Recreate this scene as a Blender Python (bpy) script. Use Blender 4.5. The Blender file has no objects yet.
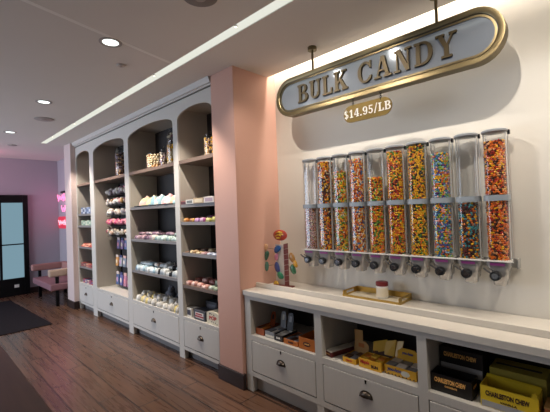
import bpy, math, random
import numpy as np
from mathutils import Vector, Matrix, noise as MN
random.seed(7)
PI = math.pi
S = bpy.context.scene
COL = S.collection

# ------------------------------------------------------------------ materials
MATS = {}
def nodes_of(name):
    m = bpy.data.materials.new(name); m.use_nodes = True
    nt = m.node_tree
    return m, nt, nt.nodes['Principled BSDF']
def rgb(h):
    h = h.lstrip('#'); c = [int(h[i:i+2], 16)/255 for i in (0, 2, 4)]
    return tuple(x/12.92 if x <= .04045 else ((x+.055)/1.055)**2.4 for x in c) + (1,)
def M(name, col, rough=.5, metal=0, noise=0, scale=(40, 40, 40), bump=0, emit=None, estr=0, coat=0):
    """a plain procedural surface: base colour with a fine noise of its own"""
    if name in MATS: return MATS[name]
    m, nt, b = nodes_of(name)
    c = rgb(col) if isinstance(col, str) else col
    b.inputs['Base Color'].default_value = c
    b.inputs['Roughness'].default_value = rough
    b.inputs['Metallic'].default_value = metal
    if coat: b.inputs['Coat Weight'].default_value = coat
    if noise or bump:
        tc = nt.nodes.new('ShaderNodeTexCoord'); mp = nt.nodes.new('ShaderNodeMapping')
        mp.inputs['Scale'].default_value = scale
        nt.links.new(tc.outputs['Object'], mp.inputs[0])
        nz = nt.nodes.new('ShaderNodeTexNoise'); nz.inputs['Scale'].default_value = 1; nz.inputs['Detail'].default_value = 4
        nt.links.new(mp.outputs[0], nz.inputs[0])
        if noise:
            mx = nt.nodes.new('ShaderNodeMix'); mx.data_type = 'RGBA'
            mx.inputs[6].default_value = tuple(x*(1-noise) for x in c[:3]) + (1,)
            mx.inputs[7].default_value = tuple(min(1, x*(1+noise)) for x in c[:3]) + (1,)
            nt.links.new(nz.outputs[0], mx.inputs[0]); nt.links.new(mx.outputs[2], b.inputs['Base Color'])
        if bump:
            bp = nt.nodes.new('ShaderNodeBump'); bp.inputs['Strength'].default_value = bump; bp.inputs['Distance'].default_value = .002
            nt.links.new(nz.outputs[0], bp.inputs['Height']); nt.links.new(bp.outputs[0], b.inputs['Normal'])
    if emit:
        b.inputs['Emission Color'].default_value = rgb(emit); b.inputs['Emission Strength'].default_value = estr
    MATS[name] = m
    return m
def M_floor():
    m, nt, b = nodes_of('plank_floor')
    N = nt.nodes.new; L = nt.links.new
    tc = N('ShaderNodeTexCoord'); mp = N('ShaderNodeMapping'); mp.inputs['Location'].default_value = (.06, .05, 0)
    L(tc.outputs['Object'], mp.inputs[0])
    br = N('ShaderNodeTexBrick'); br.offset = .36; br.offset_frequency = 2
    for k, v in (('Scale', 1), ('Mortar Size', .0052), ('Mortar Smooth', .1), ('Bias', 0), ('Brick Width', .93), ('Row Height', .19)):
        br.inputs[k].default_value = v
    br.inputs['Color1'].default_value = (0, 0, 0, 1); br.inputs['Color2'].default_value = (1, 1, 1, 1); br.inputs['Mortar'].default_value = (.5, .5, .5, 1)
    L(mp.outputs[0], br.inputs[0])
    # grain: stretched noise, shifted from plank to plank
    sh = N('ShaderNodeVectorMath'); sh.operation = 'MULTIPLY_ADD'; sh.inputs[1].default_value = (7.3, 3.1, 5.7)
    L(br.outputs['Color'], sh.inputs[0])
    mp2 = N('ShaderNodeMapping'); mp2.inputs['Scale'].default_value = (1.3, 26, 1); L(tc.outputs['Object'], mp2.inputs[0]); L(mp2.outputs[0], sh.inputs[2])
    nz = N('ShaderNodeTexNoise'); nz.inputs['Scale'].default_value = 1.3; nz.inputs['Detail'].default_value = 7; nz.inputs['Distortion'].default_value = .45; nz.inputs['Roughness'].default_value = .62
    L(sh.outputs[0], nz.inputs[0])
    cr = N('ShaderNodeValToRGB'); e = cr.color_ramp.elements
    e[0].position = .22; e[0].color = rgb('#3d281d'); e[1].position = .8; e[1].color = rgb('#74543f')
    x = e.new(.5); x.color = rgb('#593f30')
    L(nz.outputs[0], cr.inputs[0])
    hs = N('ShaderNodeHueSaturation'); L(cr.outputs[0], hs.inputs['Color'])
    ml = N('ShaderNodeMapRange'); ml.inputs[3].default_value = .78; ml.inputs[4].default_value = 1.2; L(br.outputs['Color'], ml.inputs[0]); L(ml.outputs[0], hs.inputs['Value'])
    mx = N('ShaderNodeMix'); mx.data_type = 'RGBA'; mx.inputs[7].default_value = rgb('#191210')
    L(br.outputs['Fac'], mx.inputs[0]); L(hs.outputs[0], mx.inputs[6]); L(mx.outputs[2], b.inputs['Base Color'])
    b.inputs['Roughness'].default_value = .33
    rr = N('ShaderNodeMapRange'); rr.inputs[3].default_value = .22; rr.inputs[4].default_value = .34; L(nz.outputs[0], rr.inputs[0]); L(rr.outputs[0], b.inputs['Roughness'])
    bp = N('ShaderNodeBump'); bp.inputs['Strength'].default_value = .25; bp.inputs['Distance'].default_value = .003; bp.invert = True
    L(br.outputs['Fac'], bp.inputs['Height']); L(bp.outputs[0], b.inputs['Normal'])
    return m
def M_clear(name, tint, gloss=.05, lo=.1):
    """thin clear acrylic: see-through with a fresnel gloss"""
    m = bpy.data.materials.new(name); m.use_nodes = True; nt = m.node_tree; nt.nodes.clear()
    o = nt.nodes.new('ShaderNodeOutputMaterial'); t = nt.nodes.new('ShaderNodeBsdfTransparent'); g = nt.nodes.new('ShaderNodeBsdfGlossy')
    t.inputs[0].default_value = tint; g.inputs['Roughness'].default_value = gloss
    f = nt.nodes.new('ShaderNodeLayerWeight'); f.inputs[0].default_value = .35
    mr = nt.nodes.new('ShaderNodeMapRange'); mr.inputs[3].default_value = lo*.22; mr.inputs[4].default_value = .62
    nt.links.new(f.outputs['Facing'], mr.inputs[0])
    pw = nt.nodes.new('ShaderNodeMath'); pw.operation = 'POWER'; pw.inputs[1].default_value = 1.3
    nt.links.new(mr.outputs[0], pw.inputs[0])
    x = nt.nodes.new('ShaderNodeMixShader'); nt.links.new(pw.outputs[0], x.inputs[0]); nt.links.new(t.outputs[0], x.inputs[1]); nt.links.new(g.outputs[0], x.inputs[2])
    nt.links.new(x.outputs[0], o.inputs[0])
    return m
def M_emit(name, col, s):
    m = bpy.data.materials.new(name); m.use_nodes = True; nt = m.node_tree; nt.nodes.clear()
    o = nt.nodes.new('ShaderNodeOutputMaterial'); e = nt.nodes.new('ShaderNodeEmission')
    e.inputs[0].default_value = rgb(col); e.inputs[1].default_value = s; nt.links.new(e.outputs[0], o.inputs[0])
    return m

FLOOR = M_floor()
CEIL = M('ceiling_paint', '#dbd3ca', .9, noise=.02, scale=(3, 3, 3))
WALLW = M('wall_white', '#e2ddd3', .75, noise=.015, scale=(3, 3, 3))
WALLF = M('wall_mauve', '#a7a0a6', .85, noise=.03, scale=(2, 2, 2))
PALE = M('pillar_pale', '#cdb9b3', .6)
PINK = M('wall_pink', '#cfa18f', .55, noise=.02, scale=(3, 3, 3))
DKBASE = M('dark_baseboard', '#291a16', .45)
CAB = M('cabinet_laminate', '#c6c1b8', .5, noise=.05, scale=(160, 160, 5), bump=.15)
CABIN = M('cabinet_inner', '#b9b1a5', .6, noise=.05, scale=(120, 120, 5))
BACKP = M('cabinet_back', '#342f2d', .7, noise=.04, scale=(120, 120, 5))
SHELFW = M('shelf_wood', '#6f5b4d', .5, noise=.22, scale=(4, 60, 60))
SHELFG = M('shelf_grey', '#7d7875', .5, noise=.06, scale=(6, 80, 80))
TOPW = M('countertop_quartz', '#d0c9be', .35, noise=.015, scale=(30, 30, 30))
BRONZE = M('bronze_pull', '#5b5148', .32, 1)
SPR = M('cover_plate', '#c9c0b8', .5)
DKHOLE = M('escutcheon', '#2a2522', .4, 1)
GOLD = M('brushed_gold', '#7b6e52', .4, 1, noise=.06, scale=(3, 60, 60))
GOLDL = M('letter_gold', '#4d412a', .5, .55)
GOLDB = M('bright_gold', '#c2a35c', .34, 1)
TAGG = M('tag_gold', '#75602f', .45, .6)
SIGNW = M('sign_enamel', '#858d97', .1, .3, coat=1)
WHITE = M('white_plastic', '#e8e4dd', .4)
PAPER = M('white_card', '#dcd6cc', .7)
CLEAR = M_clear('clear_acrylic', (.93, .94, .95, 1))
GLASS = M_clear('clear_jar', (.9, .92, .92, 1), .04)
GREYLID = M('grey_lid', '#8d9094', .3)
GREYBAND = M('grey_band', '#8f979e', .4)
SILVER = M('silver_plastic', '#bcbab8', .26, .65)
LEVER = M('lever_metal', '#6d6d6f', .3, .8)
BLACK = M('black_plastic', '#17171a', .35)
BLKMET = M('black_metal', '#121114', .4, .6)
CHROME = M('chrome', '#c9c9c9', .15, 1)
PURPLE = M('purple_label', '#7a2a6b', .5)
MATT = M('door_mat', '#1d191c', .95, noise=.2, scale=(120, 120, 120), bump=.5)

MATT.node_tree.nodes['Principled BSDF'].inputs['Specular IOR Level'].default_value = .1
# ------------------------------------------------------------------ mesh builder
class MB:
    def __init__(s): s.v = []; s.f = []; s.m = []; s.k = 0
    def slot(s, k): s.k = k; return s
    def add(s, vs, fs):
        o = len(s.v); s.v += [tuple(p) for p in vs]
        for f in fs: s.f.append([i+o for i in f]); s.m.append(s.k)
        return s
    def box(s, x0, x1, y0, y1, z0, z1):
        vs = [(x, y, z) for x in (x0, x1) for y in (y0, y1) for z in (z0, z1)]
        return s.add(vs, [(0, 1, 3, 2), (4, 6, 7, 5), (0, 4, 5, 1), (2, 3, 7, 6), (0, 2, 6, 4), (1, 5, 7, 3)])
    def hexa(s, b, t):
        """four bottom points and four top points"""
        return s.add(list(b)+list(t), [(3, 2, 1, 0), (4, 5, 6, 7), (0, 1, 5, 4), (1, 2, 6, 5), (2, 3, 7, 6), (3, 0, 4, 7)])
    def prism(s, pts, axis, a, b):
        """polygon pts (2D) extruded from a to b along axis"""
        def P(p, t):
            return {'y': (p[0], t, p[1]), 'z': (p[0], p[1], t), 'x': (t, p[0], p[1])}[axis]
        n = len(pts)
        return s.add([P(p, a) for p in pts]+[P(p, b) for p in pts],
                     [list(range(n))[::-1], list(range(n, 2*n))]+[(i, (i+1) % n, n+(i+1) % n, n+i) for i in range(n)])
    def rings(s, R, cap=True, close=True):
        """list of rings of points with equal count"""
        n = len(R[0]); vs = [p for r in R for p in r]; fs = []
        for j in range(len(R)-1):
            for i in range(n if close else n-1):
                fs.append((j*n+i, j*n+(i+1) % n, (j+1)*n+(i+1) % n, (j+1)*n+i))
        if cap: fs += [list(range(n))[::-1], [len(vs)-n+i for i in range(n)]]
        return s.add(vs, fs)
    def lathe(s, prof, c=(0, 0, 0), n=20, cap=True, axis='z'):
        R = []
        for r, z in prof:
            ring = []
            for i in range(n):
                a = 2*PI*i/n; p = (r*math.cos(a), r*math.sin(a), z)
                if axis == 'y': p = (p[0], z, p[1])
                if axis == 'x': p = (z, p[0], p[1])
                ring.append((p[0]+c[0], p[1]+c[1], p[2]+c[2]))
            R.append(ring)
        return s.rings(R, cap)
    def tube(s, pts, r, n=8, cap=True):
        pts = [Vector(p) for p in pts]; R = []; up = None
        for i, p in enumerate(pts):
            d = (pts[min(i+1, len(pts)-1)]-pts[max(i-1, 0)]).normalized()
            if up is None or abs(up.dot(d)) > .95: up = Vector((0, 0, 1)) if abs(d.z) < .9 else Vector((1, 0, 0))
            u = d.cross(up).normalized(); w = u.cross(d); up = w
            rr = r[i] if isinstance(r, (list, tuple)) else r
            R.append([tuple(p+u*rr*math.cos(2*PI*k/n)+w*rr*math.sin(2*PI*k/n)) for k in range(n)])
        return s.rings(R, cap)
    def ell(s, c, rx, ry, rz, n=12, m=7, rot=None, bend=0):
        R = []
        for j in range(m+1):
            t = -PI/2+PI*j/m; t = max(-PI/2+.03, min(PI/2-.03, t))
            ring = []
            for i in range(n):
                a = 2*PI*i/n; p = Vector((rx*math.cos(t)*math.cos(a), ry*math.cos(t)*math.sin(a), rz*math.sin(t)))
                if bend: p.x += bend*(p.z/rz)**2
                if rot: p = rot @ p
                ring.append((p.x+c[0], p.y+c[1], p.z+c[2]))
            R.append(ring)
        return s.rings(R)
    def build(s, name, mats, parent=None, loc=(0, 0, 0), smooth=False, bevel=0):
        me = bpy.data.meshes.new(name); me.from_pydata(s.v, [], s.f)
        for m in (mats if isinstance(mats, (list, tuple)) else [mats]): me.materials.append(m)
        if any(s.m): me.polygons.foreach_set('material_index', s.m)
        if smooth: me.polygons.foreach_set('use_smooth', [True]*len(s.f))
        me.update()
        o = bpy.data.objects.new(name, me); COL.objects.link(o)
        if parent: o.parent = parent
        o.location = loc
        if smooth and smooth != 'all':
            try: me.set_sharp_from_angle(angle=math.radians(40))
            except Exception: pass
        if bevel:
            b = o.modifiers.new('bevel', 'BEVEL'); b.width = bevel; b.segments = 2; b.limit_method = 'ANGLE'
        return o
def tag(o, label, cat, group=None, kind=None):
    o['label'] = label; o['category'] = cat
    if group: o['group'] = group
    if kind: o['kind'] = kind
    return o
def struct(o): o['kind'] = 'structure'; return o
def thing(name, label, cat, loc=(0, 0, 0), group=None, rz=0):
    o = bpy.data.objects.new(name, None); COL.objects.link(o); o.location = loc; o.rotation_euler = (0, 0, rz); o.empty_display_size = .05
    return tag(o, label, cat, group)
def copy_tree(o, parent=None):
    c = o.copy(); COL.objects.link(c)
    if parent: c.parent = parent
    for ch in list(o.children): copy_tree(ch, c)
    return c
def text_mesh(name, body, size, mat, parent, loc, rot=(PI/2, 0, 0), width=None, ext=.0006, bold=0.0, spread=1.0, shear=0.0):
    """words in Blender's own built-in lettering, made into a thin raised mesh and fitted to a width"""
    cu = bpy.data.curves.new('lettering', 'FONT'); cu.body = body; cu.size = size; cu.extrude = ext; cu.offset = bold; cu.align_x = 'CENTER'; cu.align_y = 'CENTER'; cu.resolution_u = 3
    cu.space_character = spread; cu.shear = shear
    t = bpy.data.objects.new('lettering', cu); COL.objects.link(t)
    dg = bpy.context.evaluated_depsgraph_get(); me = bpy.data.meshes.new_from_object(t.evaluated_get(dg))
    COL.objects.unlink(t); bpy.data.objects.remove(t)
    o = bpy.data.objects.new(name, me); COL.objects.link(o); me.materials.clear(); me.materials.append(mat)
    if parent: o.parent = parent
    o.location = loc; o.rotation_euler = rot
    if width:
        xs = [v.co.x for v in me.vertices]; k = width/max(1e-6, max(xs)-min(xs))
        for v in me.vertices: v.co.x *= k
    return o

# ------------------------------------------------------------------ the room
ZC = 2.85; WY = 2.56; YF = 2.05; XFAR = -9.05
b = MB(); b.box(-9.2, 3.2, -3.2, 2.75, -.1, 0); struct(b.build('floor', FLOOR))
# ceiling with the recessed linear slot (y 1.60-1.69) and the wall-wash cove along the candy wall
b = MB(); b.box(-9.2, 3.2, -3.2, 1.60, ZC, ZC+.12); struct(b.build('ceiling', CEIL))
b = MB(); b.box(-9.2, -7.02, 1.60, 1.69, ZC, ZC+.12); struct(b.build('ceiling_end', CEIL))
b = MB()
b.box(-9.2, 3.2, 1.69, 2.46, ZC, ZC+.12)
b.box(-9.2, -2.44, 2.46, 2.75, ZC, ZC+.12)
b.box(-2.44, 3.2, 2.40, 2.75, ZC+.30, ZC+.34)      # top of the cove
b.box(-2.44, 3.2, 2.43, 2.46, ZC+.12, ZC+.30)
struct(b.build('ceiling_rear', CEIL))
b = MB(); b.box(-7.02, 3.2, 1.56, 1.73, ZC+.12, ZC+.16); struct(b.build('ceiling_slot', CEIL))
b = MB(); b.box(-9.2, 3.2, WY, WY+.15, 0, ZC+.34); struct(b.build('wall_right', WALLW))
b = MB(); b.box(XFAR-.15, XFAR, -3.2, 2.75, 0, ZC); struct(b.build('wall_far', WALLF))
b = MB(); b.box(XFAR, -7.08, 2.38, 2.56, 0, ZC); struct(b.build('wall_nook', WALLF))
b = MB(); b.box(-2.735, -2.405, 2.02, WY, 0, ZC+.3); struct(b.build('pillar_pink', PINK, bevel=.004))
b = MB(); b.box(-7.08, -6.738, 1.97, WY, 0, ZC); struct(b.build('pillar_end', PALE, bevel=.004))
b = MB(); b.box(-2.75, -2.385, 2.005, 2.04, 0, .135); struct(b.build('baseboard_pillar', DKBASE, bevel=.003))
b = MB(); b.box(-7.095, -6.70, 1.955, 2.04, 0, .125); struct(b.build('baseboard_end', DKBASE, bevel=.003))
b = MB(); b.box(XFAR, XFAR+.015, 1.80, 2.38, 0, .12); b.box(XFAR, XFAR+.015, -3.2, .18, 0, .12); b.box(XFAR, -7.09, 2.365, 2.38, 0, .12); struct(b.build('baseboard_far', DKBASE))

b = MB(); b.hexa([(-2.725, 1.59, ZC-.0008), (-2.69, 1.59, ZC-.0008), (-2.69, 1.59, ZC), (-2.725, 1.59, ZC)], [(-2.43, .2, ZC-.0008), (-2.395, .2, ZC-.0008), (-2.395, .2, ZC), (-2.43, .2, ZC)]); struct(b.build('light_streak', M('streak_paint', '#efe9e1', .6)))  # thin paler strip painted in for a soft streak of light on the ceiling
# ------------------------------------------------------------------ far glass door
DOORGL = M_emit('frosted_daylight', '#8fb2c2', .6)
d = bpy.data.objects.new('door_1', None); COL.objects.link(d); d.location = (XFAR, 1.0, 0); struct(d)
b = MB()
for (y0, y1, z0, z1) in ((-.82, -.72, 0, 2.08), (.70, .79, 0, 2.08), (-.72, .70, 1.92, 2.08), (-.72, .70, 0, .36), (.29, .335, .36, 1.92), (-.72, .70, 1.045, 1.07)):
    b.box(.001, .07, y0, y1, z0, z1)
b.build('door_frame', BLKMET, d, bevel=.004)
for y0, y1 in ((-.72, .29), (.335, .70)):
    b = MB(); b.box(.025, .035, y0, y1, .36, 1.92); b.build('frosted_pane', DOORGL, d)
b = MB(); b.box(.07, .074, .52, .60, .17, .23); b.build('notice', PAPER, d)
b = MB(); b.prism([(-8.53, .50), (-8.53, 1.37), (-6.05, 1.47), (-6.05, .50)], 'z', .001, .012)
o = b.build('door_mat', MATT, bevel=.004); tag(o, 'dark charcoal entrance mat on the plank floor before the glass door', 'mat')

# ------------------------------------------------------------------ bench with bolster arms
BENCHP = M('bench_velvet', '#80595f', .8, noise=.06); BENCHR = M('bolster_pink', '#a3766e', .8); BENCHC = M('bolster_cream', '#a9917f', .8)
BX = -8.45
r = thing('lounge_bench', 'low mauve lounge bench with bolster arms and black legs in the nook', 'bench', (BX, 1.72, 0))
b = MB(); b.box(.03, 1.30, 0, .62, .29, .405); b.build('seat', BENCHP, r, bevel=.02)
for x, mt in ((.0, BENCHR), (1.22, BENCHC)):
    b = MB(); b.box(x-.055, x+.075, -.01, .62, .53, .655); b.build('armrest', mt, r, bevel=.025)
b = MB(); b.box(.09, 1.15, .50, .63, .405, .66); b.build('backrest', BENCHR, r, bevel=.02)
for x in (.0, 1.19):
    for y in (.10, .55):
        b = MB(); b.box(x, x+.05, y, y+.05, 0, .535 if x == 0 else .60); b.build('leg', BLKMET, r)

# ------------------------------------------------------------------ neon sign in the nook
NEONP = M_emit('neon_pink', '#ff7db2', 1.9); NEONW = M_emit('neon_rose', '#ffb0c4', 1.4); NEONB = M('neon_plate', '#c2303f', .4, emit='#d83550', estr=.45)
r = thing('neon_sign', 'pink neon script sign on the nook wall above the bench', 'sign', (-8.62, 2.38, 1.72))
def squiggle(x0, x1, z, h, n, ph):
    P = []
    for i in range(n*8+1):
        t = i/(n*8); a = 2*PI*n*t+ph
        P.append((x0+(x1-x0)*t+.03*math.sin(2*a), -.03, z+h*math.sin(a)*(0.7+.3*math.cos(3*t*PI))))
    return P
b = MB(); b.tube(squiggle(-.38, .30, .29, .085, 6, .4), .009, 6); b.build('neon_tube', NEONP, r, smooth=True)
b = MB(); b.tube(squiggle(-.10, .26, .04, .08, 3, 1.2), .009, 6); b.build('neon_tube', NEONP, r, smooth=True)
pl = [(-.38+.12*math.cos(a)*.6, -.25+.13*math.sin(a)) for a in [PI/2+PI*i/8 for i in range(9)]]+[(.36+.12*math.cos(a)*.6, -.25+.13*math.sin(a)) for a in [-PI/2+PI*i/8 for i in range(9)]]
b = MB(); b.prism(pl, 'y', -.015, -.002); b.build('back_plate', NEONB, r)
b = MB(); b.tube(squiggle(-.32, .32, -.25, .06, 6, 2.0), .010, 6); b.build('neon_tube', NEONW, r, smooth=True)
b = MB(); b.box(-.15, .1, -.03, 0, .39, .43); b.build('power_box', BLKMET, r)

# ------------------------------------------------------------------ tall shelving: four cabinet units
SH = {}
def cup_pull(parent, x, y, z, s=1.0):
    R = []
    for i in range(9):
        t = PI*i/8; ring = []
        for j in range(7):
            p = PI/2*j/6
            ring.append((x+.045*s*math.cos(t), y-.003-.024*s*math.sin(t)*math.sin(p), z-.012*s+.036*s*math.sin(t)*math.cos(p)))
        R.append(ring)
    mb = MB(); mb.rings(R, cap=False, close=False)
    mb.prism([(x+.05*s*math.cos(a), z-.012*s+.042*s*math.sin(a)) for a in [PI*i/12 for i in range(13)]], 'y', y-.003, y)
    mb.box(x-.05*s, x+.05*s, y-.010, y, z-.017*s, z-.011*s)
    return mb.build('cup_pull', BRONZE, parent, smooth=True)
def keyhole(parent, x, y, z):
    mb = MB(); mb.lathe([(.007, y-.004), (.007, y)], (x, 0, z), 12, axis='y'); mb.prism([(x-.004, z), (x+.004, z), (x+.005, z-.017), (x-.005, z-.017)], 'y', y-.004, y)
    return mb.build('keyhole', DKHOLE, parent)
def tall_unit(x0, x1, o0, o1, shelves, label, back=2.46):
    cx = (x0+x1)/2
    r = thing('shelving_cabinet', label, 'cabinet', (cx, YF, 0), 'arched shelving cabinets along the wall')
    X0, X1, O0, O1 = x0-cx, x1-cx, o0-cx, o1-cx; D = back-YF
    b = MB(); b.box(X0, O0, .02, D, 0.13, 2.76); b.build('side_panel', CABIN, r)
    b = MB(); b.box(O1, X1, .02, D, 0.13, 2.76); b.build('side_panel', CABIN, r)
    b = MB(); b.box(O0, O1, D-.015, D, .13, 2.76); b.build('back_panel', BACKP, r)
    b = MB(); b.box(O0, O1, .02, D-.015, 2.70, 2.76); b.build('ceiling_panel', CABIN, r)
    # face frame: stiles, rails and arched header
    b = MB(); b.box(X0, O0, 0, .02, .13, 2.77); b.box(O1, X1, 0, .02, .13, 2.77)
    b.box(O0, O1, 0, .02, .10, .135); b.box(O0, O1, 0, .02, .425, .455)
    w = (O1-O0)/2; m = (O0+O1)/2; n = 18; spring, rise = 2.555, .108
    arc = []
    for i in range(n+1):
        a = PI*(1-i/n); arc.append((m+w*math.cos(a), spring+rise*math.sin(a)**.8))
    for i in range(n):
        (xa, za), (xb, zb) = arc[i], arc[i+1]
        b.hexa([(xa, 0, za), (xb, 0, zb), (xb, .02, zb), (xa, .02, za)], [(xa, 0, 2.77), (xb, 0, 2.77), (xb, .02, 2.77), (xa, .02, 2.77)])
    b.build('face_frame', CAB, r)
    b = MB(); b.box(O0, O1, .02, D-.015, .43, .452); b.build('deck', TOPW if shelves == 'pegs' else CAB, r)
    zs = [2.13] if shelves == 'pegs' else [2.13]+shelves
    for i, z in enumerate(zs):
        t = .038 if i == 0 else .032
        b = MB(); b.box(O0, O1, .006, D-.015, z-t, z); b.build('shelf', SHELFW if i == 0 or (i == len(zs)-1 and label.startswith('fourth')) else SHELFG, r)
    dr = MB(); dr.box(O0+.006, O1-.006, -.002, .018, .142, .42)
    dro = dr.build('drawer_front', CAB, r, bevel=.003)
    cup_pull(dro, m, -.002, .285); keyhole(dro, m, -.002, .395)
    for a, c in ((X0, O0), (O1, X1)):
        b = MB(); b.box(a, max(c, a+.05) if a == X0 else c, 0, .05, 0, .13) if a == X0 else b.box(min(a, c-.05), c, 0, .05, 0, .13); b.build('leg', CAB, r)
    b = MB(); b.box(X0, X1, .07, .085, 0, .13); b.build('toe_kick', SHELFG, r)
    return r
tall_unit(-6.735, -5.985, -6.705, -6.075, [1.62, 1.425, 1.07, .735], 'first arched cabinet from the far end, narrow, with small packs')
tall_unit(-5.985, -4.70, -5.905, -4.765, 'pegs', 'second arched cabinet from the far end, wide, filled with hanging bags')
tall_unit(-4.70, -3.450, -4.638, -3.495, [1.665, 1.252, .846], 'third arched cabinet from the far end, wide, stacked with folded clothes')
tall_unit(-3.450, -2.738, -3.400, -2.768, [1.655, 1.468, 1.138, .796], 'fourth arched cabinet, narrow, right against the pink pillar')
b = MB()
b.prism([(YF+.0, 2.782), (YF-.014, 2.782), (YF-.016, 2.795), (YF-.035, 2.80), (YF-.05, 2.83), (YF-.055, ZC), (YF+.05, ZC), (YF+.05, 2.782)], 'x', -6.735, -2.738)
struct(b.build('trim_1', CAB))

# ------------------------------------------------------------------ base cabinets and countertop
def base_unit(x0, x1, o0, o1, label):
    cx = (x0+x1)/2; r = thing('base_cabinet', label, 'cabinet', (cx, YF, 0), 'base cabinets under the countertop')
    X0, X1, O0, O1 = x0-cx, x1-cx, o0-cx, o1-cx; D = WY-YF-.01
    b = MB(); b.box(X0, O0, .02, D, .13, .82); b.build('side_panel', CABIN, r)
    b = MB(); b.box(O1, X1, .02, D, .13, .82); b.build('side_panel', CABIN, r)
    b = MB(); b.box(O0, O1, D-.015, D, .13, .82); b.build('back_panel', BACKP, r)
    b = MB(); b.box(X0, O0, 0, .02, .13, .82); b.box(O1, X1, 0, .02, .13, .82); b.box(O0, O1, 0, .02, .135, .175); b.box(O0, O1, 0, .02, .442, .488); b.box(O0, O1, 0, .02, .79, .82)
    b.build('face_frame', CAB, r)
    b = MB(); b.box(O0, O1, .02, D-.015, .465, .487); b.build('deck', CAB, r)
    dr = MB(); dr.box(O0+.006, O1-.006, -.002, .018, .182, .436); dro = dr.build('drawer_front', CAB, r, bevel=.003)
    m = (O0+O1)/2; cup_pull(dro, m, -.002, .335, .95); keyhole(dro, m, -.002, .425)
    for a, c in ((X0, O0), (O1, X1)):
        b = MB(); b.box(a, c, 0, .05, 0, .135); b.build('leg', CAB, r)
    b = MB(); b.box(X0, X1, .06, .075, 0, .135); b.build('toe_kick', CABIN, r)
base_unit(-2.388, -1.588, -2.315, -1.622, 'base cabinet next to the pink pillar, with chocolate boxes')
base_unit(-1.588, -.842, -1.560, -.870, 'base cabinet in the middle, with yellow candy cartons')
base_unit(-.842, -.06, -.815, -.095, 'base cabinet farthest from the pillar, with large black and yellow cartons')
r = thing('countertop', 'long white countertop with a raised curb below the candy dispensers', 'countertop', (-1.2, YF, .822))
b = MB(); b.box(-1.197, 1.15, -.012, WY-YF-.002, 0, .043); b.build('slab', TOPW, r, bevel=.003)
b = MB(); b.box(-1.197, 1.15, .15, .175, .043, .083); b.build('curb', TOPW, r, bevel=.003)
ZT = .866

# ------------------------------------------------------------------ foreground counter
WOODC = M('counter_wood', '#5a4233', .5, noise=.3, scale=(3, 40, 40))
r = thing('wooden_counter', 'dark wooden counter top close to the camera over the plank floor', 'counter', (-2.6, 0, 0))
b = MB(); b.box(-1.6, 1.42, -.42, .335, .862, .90); b.build('counter_top', WOODC, r, bevel=.006)
b = MB(); b.box(-1.55, 1.37, -.38, .28, .06, .862); b.build('counter_body', M('counter_body', '#4a372c', .5, noise=.15, scale=(30, 30, 3)), r)
b = MB(); b.box(-1.5, 1.32, -.34, .22, 0, .06); b.build('plinth', BLACK, r)

# ------------------------------------------------------------------ slab-serif lettering, built stroke by stroke
def arcp(cx, cy, rx, ry, a0, a1, wi0, wi1=None, n=14):
    """band along an elliptic arc; thickness swells where the arc runs upright"""
    out = []
    P = []
    for i in range(n+1):
        a = math.radians(a0+(a1-a0)*i/n); w = wi0+(abs(math.cos(a)))*((wi1 or wi0)-wi0)
        P.append(((cx+rx*math.cos(a), cy+ry*math.sin(a)), (cx+(rx-w)*math.cos(a), cy+(ry-min(w, wi0*1.15))*math.sin(a))))
    for i in range(n): out.append([P[i][0], P[i+1][0], P[i+1][1], P[i][1]])
    return out
def rect(x0, x1, y0, y1): return [[(x0, y0), (x1, y0), (x1, y1), (x0, y1)]]
def diag(xa, ya, xb, yb, w): return [[(xa-w/2, ya), (xa+w/2, ya), (xb+w/2, yb), (xb-w/2, yb)]]
T, H, SR = .19, .075, .095        # stem, hairline, serif thickness
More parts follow.
